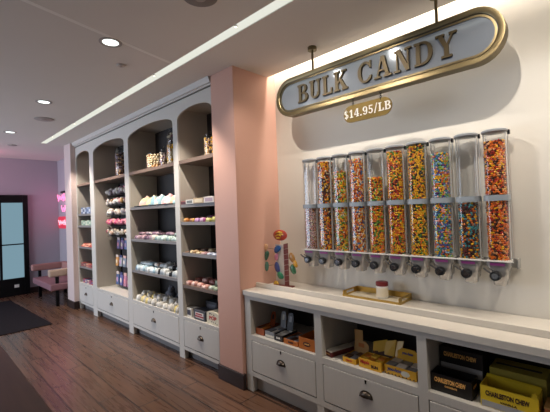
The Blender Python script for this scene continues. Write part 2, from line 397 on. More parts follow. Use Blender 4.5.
GL = {
 'B': (rect(.08, .08+T, 0, 1)+rect(0, .34, 0, SR)+rect(0, .34, 1-SR, 1)+rect(.3, .42, 0, SR)+rect(.3, .40, 1-SR, 1)+rect(.25, .42, .48, .56)+arcp(.40, .755, .29, .245, -90, 90, .09, .18)+arcp(.42, .265, .33, .265, -90, 90, .09, .19), .75),
 'U': (rect(.09, .09+T, .30, 1)+rect(0, .37, 1-SR, 1)+rect(.60, .60+H*1.2, .30, 1)+rect(.49, .79, 1-SR, 1)+arcp(.39, .32, .30, .32, 180, 360, .10, .15), .79),
 'L': (rect(.08, .08+T, 0, 1)+rect(0, .38, 1-SR, 1)+rect(0, .62, 0, SR)+rect(.54, .64, 0, .30), .64),
 'K': (rect(.08, .08+T, 0, 1)+rect(0, .36, 0, SR)+rect(0, .36, 1-SR, 1)+diag(.27, .40, .64, .95, .10)+diag(.40, .56, .70, .05, .20)+rect(.47, .80, 1-SR, 1)+rect(.50, .86, 0, SR), .86),
 'C': (arcp(.42, .5, .42, .51, 42, 318, .10, .19, 22)+rect(.66, .75, .64, 1.0)+[[(.64, .28), (.76, .30), (.74, .16), (.66, .14)]], .78),
 'A': (diag(.16, .05, .42, .98, .085)+diag(.70, .05, .46, 1.0, .20)+rect(.24, .66, .30, .38)+rect(0, .34, 0, SR)+rect(.50, .90, 0, SR), .90),
 'N': (rect(.12, .12+H, 0, 1)+rect(0, .32, 0, SR)+rect(0, .24, 1-SR, 1)+diag(.22, 1, .68, 0, .20)+rect(.66, .66+H, 0, 1)+rect(.54, .86, 1-SR, 1), .86),
 'D': (rect(.08, .08+T, 0, 1)+rect(0, .42, 0, SR)+rect(0, .42, 1-SR, 1)+arcp(.38, .5, .44, .5, -90, 90, .095, .19, 18), .82),
 'Y': (diag(.18, .96, .43, .45, .20)+diag(.72, .96, .45, .45, .085)+rect(.35, .35+T, 0, .50)+rect(.22, .67, 0, SR)+rect(0, .38, 1-SR, 1)+rect(.56, .88, 1-SR, 1), .88),
 '1': (rect(.2, .2+T, 0, 1)+rect(.05, .54, 0, SR)+[[(.04, .78), (.2, 1), (.2, .86), (.06, .68)]], .56),
 '4': (rect(.36, .36+T, 0, 1)+rect(0, .66, .25, .35)+[[(0, .35), (.12, .35), (.42, 1), (.34, 1)]]+rect(.26, .64, 0, SR), .68),
 '.': (rect(.03, .2, 0, .18), .24),
 '9': (arcp(.3, .68, .3, .32, 0, 360, .10, .16, 20)+rect(.46, .6, .42, .7)+arcp(.3, .36, .3, .36, -150, 20, .10, .15, 12), .62),
 '5': (rect(.07, .19, .5, 1)+rect(.07, .54, .88, 1)+arcp(.27, .32, .31, .32, -155, 130, .10, .17, 18), .6),
 '/': (diag(.05, -.1, .38, 1.08, .11), .44),
 '$': (arcp(.29, .71, .27, .27, 20, 270, .11, .15, 14)+arcp(.29, .27, .29, .27, -160, 90, .11, .16, 14)+rect(.25, .33, -.12, 1.12), .6),
}
def glyph_mb(ch, x, z, h, wk, y0, y1):
    mb = MB(); polys, w = GL[ch]
    for i, p in enumerate(polys):
        q = [(x+a*h*wk, z+c*h) for a, c in p]
        area = sum(q[k][0]*q[(k+1) % len(q)][1]-q[(k+1) % len(q)][0]*q[k][1] for k in range(len(q)))
        if area < 0: q = q[::-1]
        e = .00008*(i % 5)
        mb.prism(q, 'y', y0-e, y1)
    return mb, w*h*wk

# ------------------------------------------------------------------ hanging BULK CANDY sign
def stadium(xa, xb, zc, rad, n=16):
    return [(xb-rad+rad*math.cos(a), zc+rad*math.sin(a)) for a in [-PI/2+PI*i/n for i in range(n+1)]]+[(xa+rad+rad*math.cos(a), zc+rad*math.sin(a)) for a in [PI/2+PI*i/n for i in range(n+1)]]
def stad_ring(mb, cx, zc, prof):
    """sweep a profile [(half_width, radius, y)] round a stadium"""
    R = []
    for hw, rad, y in prof: R.append([(x, y, z) for x, z in stadium(cx-hw, cx+hw, zc, rad)])
    R.append(R[0]); return mb.rings(R, cap=False)
SX, SZ, HW, HR = -1.245, 2.497, .85, .157
r = thing('hanging_sign', 'long rounded gold-framed white sign reading BULK CANDY hung on two rods', 'sign', (SX, 2.242, SZ))
def R_(d, y): return (HW-d, HR-d, y)
b = MB(); stad_ring(b, 0, 0, [R_(0, 0), R_(0, .075), R_(.034, .075), R_(.034, .004), R_(.028, 0)]); b.build('outer_frame', GOLD, r, smooth=True)
b = MB(); stad_ring(b, 0, 0, [R_(.038, .008), R_(.038, .03), R_(.050, .03), R_(.050, .008)]); b.build('inner_trim', GOLD, r, smooth=True)
b = MB(); b.prism(stadium(-HW+.034, HW-.034, 0, HR-.034), 'y', .014, .06); b.build('panel', SIGNW, r)
word = 'BULK CANDY'; h = .146; wk = .945; gap = .018; sp = .068
total = sum((GL[c][1]*h*wk+gap) if c != ' ' else sp for c in word)-gap
x = -total/2+.0
for c in word:
    if c == ' ': x += sp; continue
    mb, w = glyph_mb(c, x, -.073, h, wk, .0, .016); mb.build('letter', GOLDL, r); x += w+gap
for sx in (-.468, .489):
    b = MB(); b.tube([(sx, .035, HR-.005), (sx, .035, ZC-SZ-.02)], .0095, 10); ro = b.build('rod', GOLD, r, smooth=True)
    b = MB(); b.lathe([(.036, ZC-SZ-.028), (.036, ZC-SZ)], (sx, .035, 0), 20); b.build('flange', GOLD, ro, smooth=True)
r = thing('price_tag', 'small gold price tag reading $14.95/LB hanging under the big sign', 'price tag', (-1.243, 2.255, 2.233))
b = MB(); b.prism(stadium(-.188, .188, 0, .062), 'y', 0, .008); b.build('plate', TAGG, r)
wd = '$14.95/LB'; h2 = .058; tot = sum(GL[c][1]*h2*1.0+.008 for c in wd)-.008; x = -tot/2
b = MB()
for c in wd:
    g, w = glyph_mb(c, x, -.028, h2, 1.0, -.003, .001); b.add(g.v, g.f); x += w+.008
b.build('lettering', WHITE, r)
for sx in (-.108, .108):
    b = MB()
    for i in range(4):
        z = .062+.014*i-.006; n = 10
        P = [(sx+(.006*math.cos(2*PI*k/n) if i % 2 else 0), .004+(0 if i % 2 else .006*math.cos(2*PI*k/n)), z+.010*math.sin(2*PI*k/n)) for k in range(n+1)]
        b.tube(P, .0018, 5)
    b.build('chain', BLKMET, r, smooth=True)

# ------------------------------------------------------------------ candy dispensers
def rsq(hx, hy, rad, n=4):
    out = []
    for cx, cy, a0 in ((hx-rad, hy-rad, 0), (-hx+rad, hy-rad, 90), (-hx+rad, -hy+rad, 180), (hx-rad, -hy+rad, 270)):
        for i in range(n+1):
            a = math.radians(a0+90*i/n); out.append((cx+rad*math.cos(a), cy+rad*math.sin(a)))
    return out
DX0, DDX, DY = -1.925, .1565, 2.462
ZR, ZB, ZL = 1.205, 1.578, 1.968
r = thing('dispenser_rail', 'white rail along the wall carrying the ten candy dispensers', 'rail', (DX0-.08, DY, ZR))
b = MB(); b.box(0, 1.57, -.068, -.0635, -.003, .005); b.build('front_strip', WHITE, r, bevel=.001)
b = MB(); b.box(0, 1.57, .068, WY-DY-.001, -.05, .004); b.build('wall_bracket', M('bracket_grey', '#8f8d8a', .4), r)
b = MB(); b.box(1.57, 1.576, .02, WY-DY-.001, -.05, .005); b.build('end_bracket', SILVER, r)
def dispenser():
    r = thing('candy_dispenser', '', 'dispenser', (0, DY, ZR), 'clear bulk candy dispensers on the wall')
    b = MB(); R = [[(x, y, z) for x, y in rsq(.0555, .058, .034)] for z in (.006, ZL-ZR)]; b.rings(R, cap=False); b.build('tube', CLEAR, r, smooth=True)
    b = MB()
    for sx in (-1, 1):
        b.box(sx*.0585-.0022, sx*.0585+.0022, -.012, .004, .006, ZL-ZR); b.box(sx*.0585-.0022, sx*.0585+.0022, .05, .056, .006, ZL-ZR)
    b.build('edge_strip', M('milky_edge', '#d4d4d2', .3), r)
    b = MB(); b.box(.066, .078, .0, .02, ZL-ZR-.016, ZL-ZR+.010); b.build('lid_latch', BLACK, r)
    b = MB(); b.box(-.02, .02, .058, WY-DY-.0005, ZB-ZR-.01, ZB-ZR+.01); b.build('wall_mount', GREYBAND, r)
    b = MB(); b.lathe([(.066, ZL-ZR), (.070, ZL-ZR+.003), (.070, ZL-ZR+.014), (.062, ZL-ZR+.020), (.03, ZL-ZR+.022)], (0, 0, 0), 28); b.build('lid', GREYLID, r, smooth=True)
    b = MB(); zz = ZB-ZR; prof = [(.0655, .062, zz-.017), (.0655, .062, zz+.017), (.0635, .060, zz+.017), (.0635, .060, zz-.017)]
    R = [[(x, y, z) for x, y in rsq(hx, hy, .034)] for hx, hy, z in prof]; R.append(R[0]); b.rings(R, cap=False); b.build('collar_band', GREYBAND, r, smooth=True)
    b = MB(); R = [[(x, y, z) for x, y in rsq(.062, .062, .03)] for z in (-.004, .005)]; b.rings(R); b.build('base_plate', WHITE, r)
    # funnel, wheel housing and spout
    b = MB(); R = [[(x, y, z) for x, y in rsq(*q, 4)] for q, z in (((.062, .06, .02), -.005), ((.062, .058, .02), -.028), ((.052, .056, .02), -.048), ((.048, .054, .02), -.067))]; b.rings(R); b.build('funnel', SILVER, r, smooth=True)
    b = MB(); b.box(-.040, .036, -.0625, -.057, -.026, -.010); b.build('purple_label', PURPLE, r)['label'] = 'purple label strip'
    b = MB(); R = [[(x, y, z) for x, y in rsq(*q, 4)] for q, z in (((.046, .052, .018), -.066), ((.043, .05, .018), -.108), ((.033, .042, .014), -.124), ((.031, .038, .014), -.145))]; b.rings(R); b.build('spout', SILVER, r, smooth=True)
    kx, kz = -.012, -.085
    b = MB(); b.lathe([(.026, -.085), (.029, -.08), (.029, -.052), (.02, -.046)], (kx, 0, kz), 20, axis='y'); k = b.build('knob', BLACK, r, smooth=True)
    b = MB(); b.lathe([(.017, -.089), (.019, -.084)], (kx, 0, kz), 14, axis='y'); b.box(kx+.004, kx+.028, -.088, -.085, kz-.002, kz+.002); b.build('knob_cap', CHROME, k, smooth=True)
    b = MB(); b.tube([(kx-.018, -.07, kz+.012), (kx-.042, -.085, kz+.03), (kx-.056, -.092, kz+.046)], .0055, 8); b.tube([(kx-.006, -.066, kz+.024), (kx-.03, -.08, kz+.045)], .004, 8); b.build('lever', LEVER, k, smooth=True)
    return r
NTH = ['first', 'second', 'third', 'fourth', 'fifth', 'sixth', 'seventh', 'eighth', 'ninth', 'tenth']
C_ = dict(pink='#e3a6a0', wht='#e6d6b8', org='#e2701a', yel='#efb412', brn='#5a2f1e', blk='#2a201f', red='#b32a20', grn='#4d8a34', lgr='#9dbb4a', blu='#3f6da8', teal='#3d8f96', pur='#74458a', mar='#6d1f2a', lpk='#f0c8c0', peach='#e8a66a', sky='#8dbcd0')
MIX = [
 (('lpk lpk pink wht pink peach', 0, .365), None, 'pale pink candy filling only the lower half'),
 (('org brn blk yel wht brn org yel mar', 0, .36), (.385, .735), 'dark brown and orange candy'),
 (('grn wht org lgr brn yel org yel', 0, .36), (.385, .64), 'mixed green and cream candy'),
 (('org wht blu mar org org yel wht', 0, .36), (.385, .72), 'orange, white and blue candy'),
 (('yel lgr org org yel grn org brn', 0, .36), (.385, .565), 'yellow and light green candy'),
 (('yel org red grn yel org yel mar', 0, .36), (.385, .735), 'bright yellow and orange candy'),
 (('yel yel grn blk org yel brn yel', 0, .36), (.385, .755), 'golden yellow and black candy'),
 (('sky lgr blu pink yel teal org pur', 0, .36), (.385, .68), 'pastel blue, green and pink candy'),
 (('brn teal org blk teal brn mar yel', 0, .345), None, 'dark brown and teal candy'),
 (('org red brn yel org org peach brn', 0, .36), (.385, .71), 'red, orange and brown candy'),
]
CANDYM = {k: M('candy_'+k, v, .35, coat=.2) for k, v in C_.items()}
# one bean as a small icosahedron
g = (1+5**.5)/2
IV = np.array([(-1, g, 0), (1, g, 0), (-1, -g, 0), (1, -g, 0), (0, -1, g), (0, 1, g), (0, -1, -g), (0, 1, -g), (g, 0, -1), (g, 0, 1), (-g, 0, -1), (-g, 0, 1)])/math.sqrt(1+g*g)
IF = np.array([(0, 11, 5), (0, 5, 1), (0, 1, 7), (0, 7, 10), (0, 10, 11), (1, 5, 9), (5, 11, 4), (11, 10, 2), (10, 7, 6), (7, 1, 8), (3, 9, 4), (3, 4, 2), (3, 2, 6), (3, 6, 8), (3, 8, 9), (4, 9, 5), (2, 4, 11), (6, 2, 10), (8, 6, 7), (9, 8, 1)])
def beans(cx, idx, spec):
    (pal, z0, z1), up, lab = spec; keys = pal.split(); rs = np.random.RandomState(100+idx)
    pts = []
    outline = []
    n = 60; hx, hy = .048, .050
    for (za, zb) in [(z0, z1)]+([up] if up else []):
        za += .012; z = za; row = 0
        while z < zb:
            # left side (back to front), front, right side
            per = 2*hy*2+2*hx; s = (row % 2)*.006
            while s < per:
                if s < 2*hy: p = (-hx, hy-s)
                elif s < 2*hy+2*hx: p = (-hx+(s-2*hy), -hy)
                else: p = (hx, -hy+(s-2*hy-2*hx))
                f_ = max(0, abs(p[0])+abs(p[1])-.076)*.5; p = (p[0]-math.copysign(f_, p[0]), p[1]-math.copysign(f_, p[1]))
                pts.append((p[0], p[1], z)); s += .0138
            z += .0120; row += 1
        for x in np.arange(-hx+.006, hx, .012):
            for y in np.arange(-hy+.006, hy, .012): pts.append((x, y, zb-.004+rs.uniform(-.004, .006)))
    P = np.array(pts); P += rs.uniform(-.0025, .0025, P.shape); P[:, 0] += cx; P[:, 1] += DY; P[:, 2] += ZR
    k = len(P); A = rs.normal(size=(k, 3)); A /= np.linalg.norm(A, axis=1)[:, None]
    small = .72 if idx == 0 else 1
    V = IV[None]*.0066*small; V = np.repeat(V, k, 0); dt = np.einsum('kvi,ki->kv', V, A); V = V+dt[..., None]*A[:, None, :]*.55
    V = (V+P[:, None, :]).reshape(-1, 3); F = (IF[None]+12*np.arange(k)[:, None, None]).reshape(-1, 3)
    # inner core closes the gaps; its black stands in for shade between beans
    nb = len(V); verts = V.tolist(); faces = F.tolist(); mi = np.repeat(rs.randint(0, len(keys), k), 20).tolist()
    for (za, zb) in [(z0, z1)]+([up] if up else []):
        o = len(verts); a, c = hx-.010, hy-.010
        verts += [(cx+x, DY+y, ZR+z) for x in (-a, a) for y in (-c, c) for z in (za+.008, zb-.006)]
        faces += [[o+i for i in f] for f in ((0, 1, 3, 2), (4, 6, 7, 5), (0, 4, 5, 1), (2, 3, 7, 6), (0, 2, 6, 4), (1, 5, 7, 3))]; mi += [len(keys)]*6
    me = bpy.data.meshes.new('loose_candy'); me.from_pydata(verts, [], faces)
    for q in keys+['blk']: me.materials.append(CANDYM[q])
    me.polygons.foreach_set('material_index', mi); me.update()
    o = bpy.data.objects.new('loose_candy', me); COL.objects.link(o)
    return tag(o, lab+' inside the '+NTH[idx]+' dispenser from the pink pillar', 'candy', 'loose candy in the dispensers', 'stuff')
d0 = dispenser()
for i in range(10):
    o = d0 if i == 0 else copy_tree(d0)
    o.location = (DX0+DDX*i, DY, ZR)
    o['label'] = NTH[i]+' clear dispenser from the pink pillar, with '+MIX[i][2].split(',')[0]
    beans(DX0+DDX*i, i, MIX[i])

# ------------------------------------------------------------------ on the counter: bean stand, tray, jar
STB = M('stand_board', '#dcd8d4', .4)
r = thing('jelly_bean_stand', 'cut-out jelly bean display stand with red oval badge in the corner by the pillar', 'display stand', (-2.245, 2.36, ZT))
b = MB(); b.box(-.045, .085, 0, .006, 0, .375); b.build('board', STB, r, bevel=.001)
b = MB()
for i in range(8):
    z = .0+.048*i; b.hexa([(.070, -.010, z), (.114, -.010, z+.010), (.114, .002, z+.010), (.070, .002, z)], [(.070, -.010, z+.045), (.114, -.010, z+.055), (.114, .002, z+.055), (.070, .002, z+.045)])
b.build('striped_pole', M('stand_red', '#7b3a33', .45), r)
b = MB(); b.box(-.05, .155, -.03, .03, 0, .012); b.build('foot', M('stand_red', '#8d3b34'), r, bevel=.003)
def bean_rot(a): return Matrix.Rotation(a, 3, 'Y')
for (x, z, a, l, w, c) in ((-.005, .335, 1.0, .046, .030, '#2f62a8'), (-.02, .262, .2, .034, .022, '#c77d9c'), (-.015, .165, -.3, .052, .030, '#4a5590'), (.02, .095, -.9, .042, .031, '#2f8a66'), (-.035, .018, 1.4, .034, .024, '#d9ae45'),
                           (-.165, .345, .9, .044, .030, '#dfae85'), (-.15, .268, .5, .050, .030, '#3f6a58'), (-.155, .165, .15, .046, .031, '#4f8070'), (.172, .265, -.5, .048, .030, '#a9793f'), (.205, .215, -.4, .036, .022, '#cf9a3a'), (.178, .165, -.35, .046, .031, '#356b4a')):
    b = MB(); b.ell((x, -.014, z), w, .014, l, 14, 9, bean_rot(a), bend=.006); b.build('jelly_bean', M('bean_'+c[1:], c, .25, coat=.4), r, smooth='all')
for sx in (-1, 1):
    b = MB(); b.tube([(sx*.04+.02, .004, .33 if sx < 0 else .27), (sx*.16+.005, .002, .335 if sx < 0 else .25)], .003, 6); b.tube([(sx*.04+.02, .004, .19), (sx*.16+.005, .002, .17)], .003, 6); b.build('wire_arm', CHROME, r)
bd = MB(); bd.ell((.035, -.012, .462), .088, .014, .050, 20, 9); bdo = bd.build('badge', M('badge_red', '#b7402c', .3, coat=.4), r, smooth='all')
mk = MB(); mk.tube([(.075, -.027, .485), (.04, -.029, .492), (.005, -.029, .483), (.03, -.030, .465), (.06, -.029, .455), (.045, -.028, .437), (.0, -.026, .437)], .0075, 8); mk.tube([(-.01, -.026, .455), (.04, -.030, .470), (.085, -.025, .470)], .006, 8); mk.build('badge_mark', M('badge_gold', '#e2b53c', .4), bdo, smooth='all')

r = thing('serving_tray', 'rectangular gold tray with cut-out handles on the counter behind the curb', 'tray', (-1.33, 2.442, ZT))
TL, TW, TH = .222, .10, .048
b = MB(); b.box(-TL, TL, -TW, TW, 0, .006); b.build('tray_base', M('tray_liner', '#d9cdb6', .35), r)
b = MB(); b.box(-TL-.006, TL+.006, -TW-.006, -TW, 0, .022); b.box(-TL-.006, TL+.006, TW, TW+.006, 0, TH); b.build('long_side', GOLDB, r, bevel=.001)
for sx in (-1, 1):
    x0, x1 = sorted((sx*TL, sx*(TL+.006)))
    b = MB(); b.box(x0, x1, -TW, TW, 0, .018); b.box(x0, x1, -TW, -.055, .018, TH); b.box(x0, x1, .055, TW, .018, TH); b.box(x0, x1, -.055, .055, TH-.012, TH); b.build('handle_side', GOLDB, r, bevel=.001)
r = thing('lidded_jar', 'small white jar with dark red lid standing in the gold tray', 'jar', (-1.285, 2.455, ZT+.006))
b = MB(); b.lathe([(.040, 0), (.043, .004), (.043, .086), (.039, .092)], (0, 0, 0), 28); b.build('jar_body', WHITE, r, smooth=True)
b = MB(); b.lathe([(.0436, .016), (.0436, .078)], (0, 0, 0), 28, cap=False); b.build('jar_label', M('label_cream', '#e3d8c0', .6), r, smooth=True)
b = MB(); b.lathe([(.044, .092), (.045, .095), (.045, .118), (.040, .122)], (0, 0, 0), 28); b.build('jar_lid', M('lid_red', '#742026', .4), r, smooth=True)

# ------------------------------------------------------------------ cartons in the base cabinets
ZD = .4885
def carton(label, x0, x1, y0, d, h, mat, group, name='candy_carton', open_top=True, inner=None, rz=0, text=(), band=None, header=None, fill=None, cat='carton', hp=None):
    """a display carton: four walls and a floor, optional printed words, raised header card, contents"""
    w = x1-x0; r = thing(name, label, cat, ((x0+x1)/2, y0+d/2, ZD), group, rz)
    W, D = w/2, d/2; t = .0035
    b = MB()
    if open_top:
        b.box(-W, W, -D, -D+t, 0, h); b.box(-W, W, D-t, D, 0, h); b.box(-W, -W+t, -D+t, D-t, 0, h); b.box(W-t, W, -D+t, D-t, 0, h); b.box(-W+t, W-t, -D+t, D-t, 0, t)
    else: b.box(-W, W, -D, D, 0, h)
    b.build('carton_body', mat, r, bevel=.0012)
    if open_top:
        b = MB(); b.box(-W+t, W-t, -D+t, D-t, t, t+h*.12); b.build('carton_lining', inner or M('carton_brown', '#7a6350', .8), r)
    for (s, size, tw, x, z, m, sh) in text:
        text_mesh('lettering', s, size, m, r, (x*W, -D-.0008, z*h), width=tw*w if tw else None, bold=size*.04, shear=sh)
    if band:
        z0, z1, m = band; b = MB(); b.box(-W*.96, W*.96, -D-.0006, -D, z0*h, z1*h); b.build('printed_band', m, r)
    if header:
        hm, hx0, hx1, hh, yy, tilt = header
        b = MB(); pts = [(hx0*W, h*.6), (hx1*W, h*.6), (hx1*W, hh*.8), (hx1*W*.8+hx0*W*.2, hh), (hx0*W*.8+hx1*W*.2, hh), (hx0*W, hh*.8)]
        yb = D*yy; n = len(pts)
        V = [(p[0], yb+(p[1]-h*.6)*tilt, p[1]) for p in pts]+[(p[0], yb+.004+(p[1]-h*.6)*tilt, p[1]) for p in pts]
        b.add(V, [list(range(n)), list(range(n, 2*n))[::-1]]+[(i, n+i, n+(i+1) % n, (i+1) % n) for i in range(n)])
        hc = b.build('header_card', hm, r)
        b = MB(); xa, xb = hx0*W*.7+hx1*W*.3, hx0*W*.3+hx1*W*.7; z0, z1 = hh*.62, hh*.86
        b.add([(x, yb-.0012+(z-h*.6)*tilt, z) for x, z in ((xa, z0), (xb, z0), (xb, z1), (xa, z1))]+[(x, yb+(z-h*.6)*tilt, z) for x, z in ((xa, z0), (xb, z0), (xb, z1), (xa, z1))], [(0, 1, 2, 3), (7, 6, 5, 4), (0, 4, 5, 1), (1, 5, 6, 2), (2, 6, 7, 3), (3, 7, 4, 0)])
        b.build('header_print', hp or GRT, hc)
    if fill:
        fm, nx, ny, kind = fill
        for i in range(nx):
            for j in range(ny):
                cx = -W+t+(i+.5)*(2*W-2*t)/nx; cy = -D+t+(j+.5)*(2*D-2*t)/ny; bw, bd = (2*W-2*t)/nx*.45, (2*D-2*t)/ny*.46
                f = MB(); top = h*random.uniform(.86, 1.08)
                f.hexa([(cx-bw, cy-bd, h*.13+.004), (cx+bw, cy-bd, h*.13+.004), (cx+bw, cy+bd, h*.13+.004), (cx-bw, cy+bd, h*.13+.004)], [(cx-bw, cy-bd, top), (cx+bw*.9, cy-bd, top*.98), (cx+bw*.9, cy+bd, top*.98), (cx-bw, cy+bd, top)])
                o = f.build('candy_bar', fm[(i+j) % len(fm)], None, (r.location.x, r.location.y, r.location.z), bevel=.002)
                tag(o, fill_label(kind, i, j, nx, ny), 'candy bar', kind)
    return r
def fill_label(kind, i, j, nx, ny):
    row = ['front row', 'second row', 'third row', 'fourth row'][j] if ny > 1 else 'only row'
    return 'wrapped bar in the '+kind+', '+NTH[i]+' of the '+row
ORB = M('carton_orange', '#b5641f', .5); ORD = M('carton_rust', '#a04f24', .5); SLV = M('carton_silver', '#8b8c8f', .4); DKC = M('carton_dark', '#2a2422', .5); KRAFT = M('carton_kraft', '#b98d52', .6); CRM = M('carton_cream', '#d8d2c4', .6)
BLC = M('carton_black', '#17120f', .45); YLC = M('carton_yellow', '#d8b828', .45); YLD = M('carton_gold', '#dba428', .5); OLV = M('carton_olive', '#9c8b34', .5)
BRT = M('print_orange', '#f3b766', .5); DKT = M('print_dark', '#35161a', .5); RDT = M('print_red', '#b5281d', .5); BLT = M('print_blue', '#2c3e86', .5); WHT = M('print_white', '#e6e2da', .5); GRT = M('print_grey', '#9c9a9a', .5)
WRP1 = M('wrapper_brown', '#4c2e20', .35); WRP2 = M('wrapper_white', '#cfc8bd', .35); WRP3 = M('wrapper_orange', '#c27326', .35); WRP4 = M('wrapper_grey', '#77777a', .35); WRP5 = M('wrapper_yellow', '#dcae3c', .35)
G1 = 'chocolate cartons in the base cabinet by the pillar'
carton('rust orange carton with raised card, next to the cabinet side by the pillar', -2.302, -2.205, 2.095, .20, .055, ORD, G1, hp=DKC, header=(ORD, -.2, .95, .165, .3, .25), fill=([WRP1, WRP3], 2, 2, 'rust orange carton'))
carton('silver grey carton with pale header card, second from the pillar', -2.185, -2.080, 2.092, .20, .053, SLV, G1, hp=CRM, header=(SLV, -.3, .8, .185, .5, .15), fill=([WRP4, WRP2], 2, 2, 'silver grey carton'), band=(.1, .45, CRM))
carton('dark carton of pale wrapped bars with black header card', -2.070, -1.980, 2.084, .19, .050, DKC, G1, header=(DKC, -.6, .8, .19, .4, .2), fill=([WRP2, CRM], 2, 3, 'dark carton'), text=[('BAR', .02, .5, 0, .5, WHT, 0)])
carton('low orange carton of grey wrapped bars beside the tall orange one', -1.963, -1.815, 2.082, .18, .040, ORB, G1, fill=([WRP4, WRP1], 3, 2, 'low orange carton'), text=[('BARS', .018, .35, 0, .5, DKT, 0)])
o = carton('tall plain orange carton with dark oval mark, by the cabinet post', -1.802, -1.645, 2.08, .18, .090, ORB, G1)
b = MB(); b.lathe([(.036, -.0912), (.036, -.0903)], (0, 0, 0), 24, axis='y'); m_ = b.build('oval_mark', DKT, o, (0, 0, .045)); m_.scale = (1, 1, .45)
text_mesh('lettering', 'CHOCO', .014, BRT, o, (0, -.0918, .045), width=.05, bold=.0004)
G2 = 'cartons in the middle base cabinet'
MRN = M('carton_maroon', '#5c1f1f', .5)
o = carton('long flat maroon box with white lid lying against the cabinet side', -1.546, -1.475, 2.09, .22, .034, MRN, G2, open_top=False, rz=-.28)
b = MB(); b.box(-.034, .034, -.109, .109, .034, .037); b.build('box_lid', CRM, o)
text_mesh('lettering', 'TAFFY', .014, BRT, o, (0, -.1108, .017), width=.045, bold=.0003)
o = carton('small yellow carton with tall stepped tan card behind dark bags', -1.412, -1.308, 2.088, .15, .034, YLD, G2, hp=ORB, header=(KRAFT, -.85, 1.3, .11, .9, .1), fill=([WRP1, WRP4], 2, 2, 'small yellow carton'), text=[('MINT', .014, .5, 0, .5, RDT, 0)])
b = MB(); b.box(-.043, .022, .078, .082, .09, .185); b.build('header_top', KRAFT, o)
o = carton('yellow carton with red and black lettering, in the middle of the row', -1.285, -1.125, 2.088, .12, .060, YLD, G2, fill=([WRP5, WRP3], 3, 2, 'yellow carton with red lettering'), text=[('Maple', .03, .42, -.45, .66, RDT, .2), ('BUN', .026, .3, .45, .38, DKT, 0)])
o = carton('yellow carton with blue script and raised yellow header card', -1.112, -.905, 2.108, .15, .058, YLD, G2, hp=YLD, header=(YLD, -.78, .62, .125, .93, .05), fill=([WRP4, WRP2], 3, 2, 'yellow carton with blue script'), text=[('yoo-hoo', .03, .46, -.35, .62, BLT, .25)])
b = MB()
for i in range(9): b.box(-.1+i*.023, -.092+i*.023, -.0756, -.075, .002, .010)
b.build('checker_border', DKT, o)
b = MB(); b.ell((.035, -.0745, .028), .03, .003, .018, 16, 7); b.build('cream_patch', CRM, o, smooth='all')
text_mesh('lettering', 'yoo-hoo', .024, BLT, o, (-.01, .0665, .098), width=.075, bold=.0008, shear=.25)
for i, (x, rz, z) in enumerate(((-1.215, .35, 0), (-1.165, .1, .01), (-1.125, -.15, .016))):
    p = thing('candy_packet', ['brown and yellow packet leaning behind the red-lettered carton, lowest of three', 'middle of three leaning brown and yellow packets', 'uppermost of three leaning packets, nearest the blue-script carton'][i], 'packet', (x, 2.235+.012*i, ZD), 'packets leaning in the middle base cabinet', rz)
    b = MB(); b.hexa([(-.045, -.005, 0), (.045, -.005, 0), (.045, .005, 0), (-.045, .005, 0)], [(-.04, .05, .115+z), (.055, .05, .14+z), (.055, .056, .14+z), (-.04, .056, .115+z)]); b.build('packet_body', WRP5, p, bevel=.001)
    b = MB(); b.hexa([(-.045, .007, .035), (.046, .007, .035), (.046, .012, .035), (-.045, .012, .035)], [(-.043, .022, .062), (.049, .022, .07), (.049, .027, .07), (-.043, .027, .062)]); b.build('packet_stripe', WRP1, p)
G3 = 'large chew cartons in the last base cabinet'
def chew(label, x0, x1, y0, d, h, mat, tm, sub, grey=True, **k):
    o = carton(label, x0, x1, y0, d, h, mat, G3, inner=DKC, text=[('CHARLESTON CHEW', .034, .76, -.05, .66, tm, 0)]+([(sub, .012, .3, 0, .38, tm, 0)] if sub else []), **k)
    return o
o = chew('open black chew carton with orange lettering, in front by the post', -.812, -.596, 2.088, .115, .098, BLC, BRT, 'CHOCOLATE')
t = text_mesh('lettering', 'CHEW', .02, BRT, o, (.1088, 0, .06), rot=(PI/2, 0, PI/2), width=.06, bold=.0006)
o = chew('closed black chew carton with grey panel, standing behind the open black one', -.808, -.575, 2.235, .16, .205, BLC, BRT, None, open_top=False, band=(.30, .56, GRT))
o.children[1].location.z = .165
o = chew('open yellow chew carton with torn lid, in front at the right', -.555, -.305, 2.085, .13, .108, YLC, DKT, 'VANILLA', band=(.02, .3, GRT))
b = MB(); b.hexa([(.095, -.066, .108), (.124, -.066, .108), (.124, -.060, .108), (.095, -.060, .108)], [(.1, -.068, .128), (.115, -.066, .14), (.115, -.062, .14), (.1, -.064, .128)]); b.hexa([(-.124, .061, .108), (.124, .061, .108), (.124, .064, .108), (-.124, .064, .108)], [(-.12, .058, .125), (.12, .058, .120), (.12, .061, .120), (-.12, .061, .125)]); b.build('torn_flap', YLC, o)
o.location.x -= 0
o = carton('closed olive yellow carton standing behind the open yellow one', -.545, -.29, 2.24, .16, .150, OLV, G3, open_top=False)
b = MB(); b.box(-.11, .10, -.01, .01, .150, .1515); b.build('lid_slot', DKC, o)
o = carton('small orange carton beside the yellow chew carton at the cabinet end', -.285, -.18, 2.10, .12, .075, M('carton_peach', '#c9794a', .5), G3, open_top=False)
b = MB(); b.box(-.0535, .0535, -.0615, .0615, .07, .076); b.build('carton_lid', KRAFT, o)

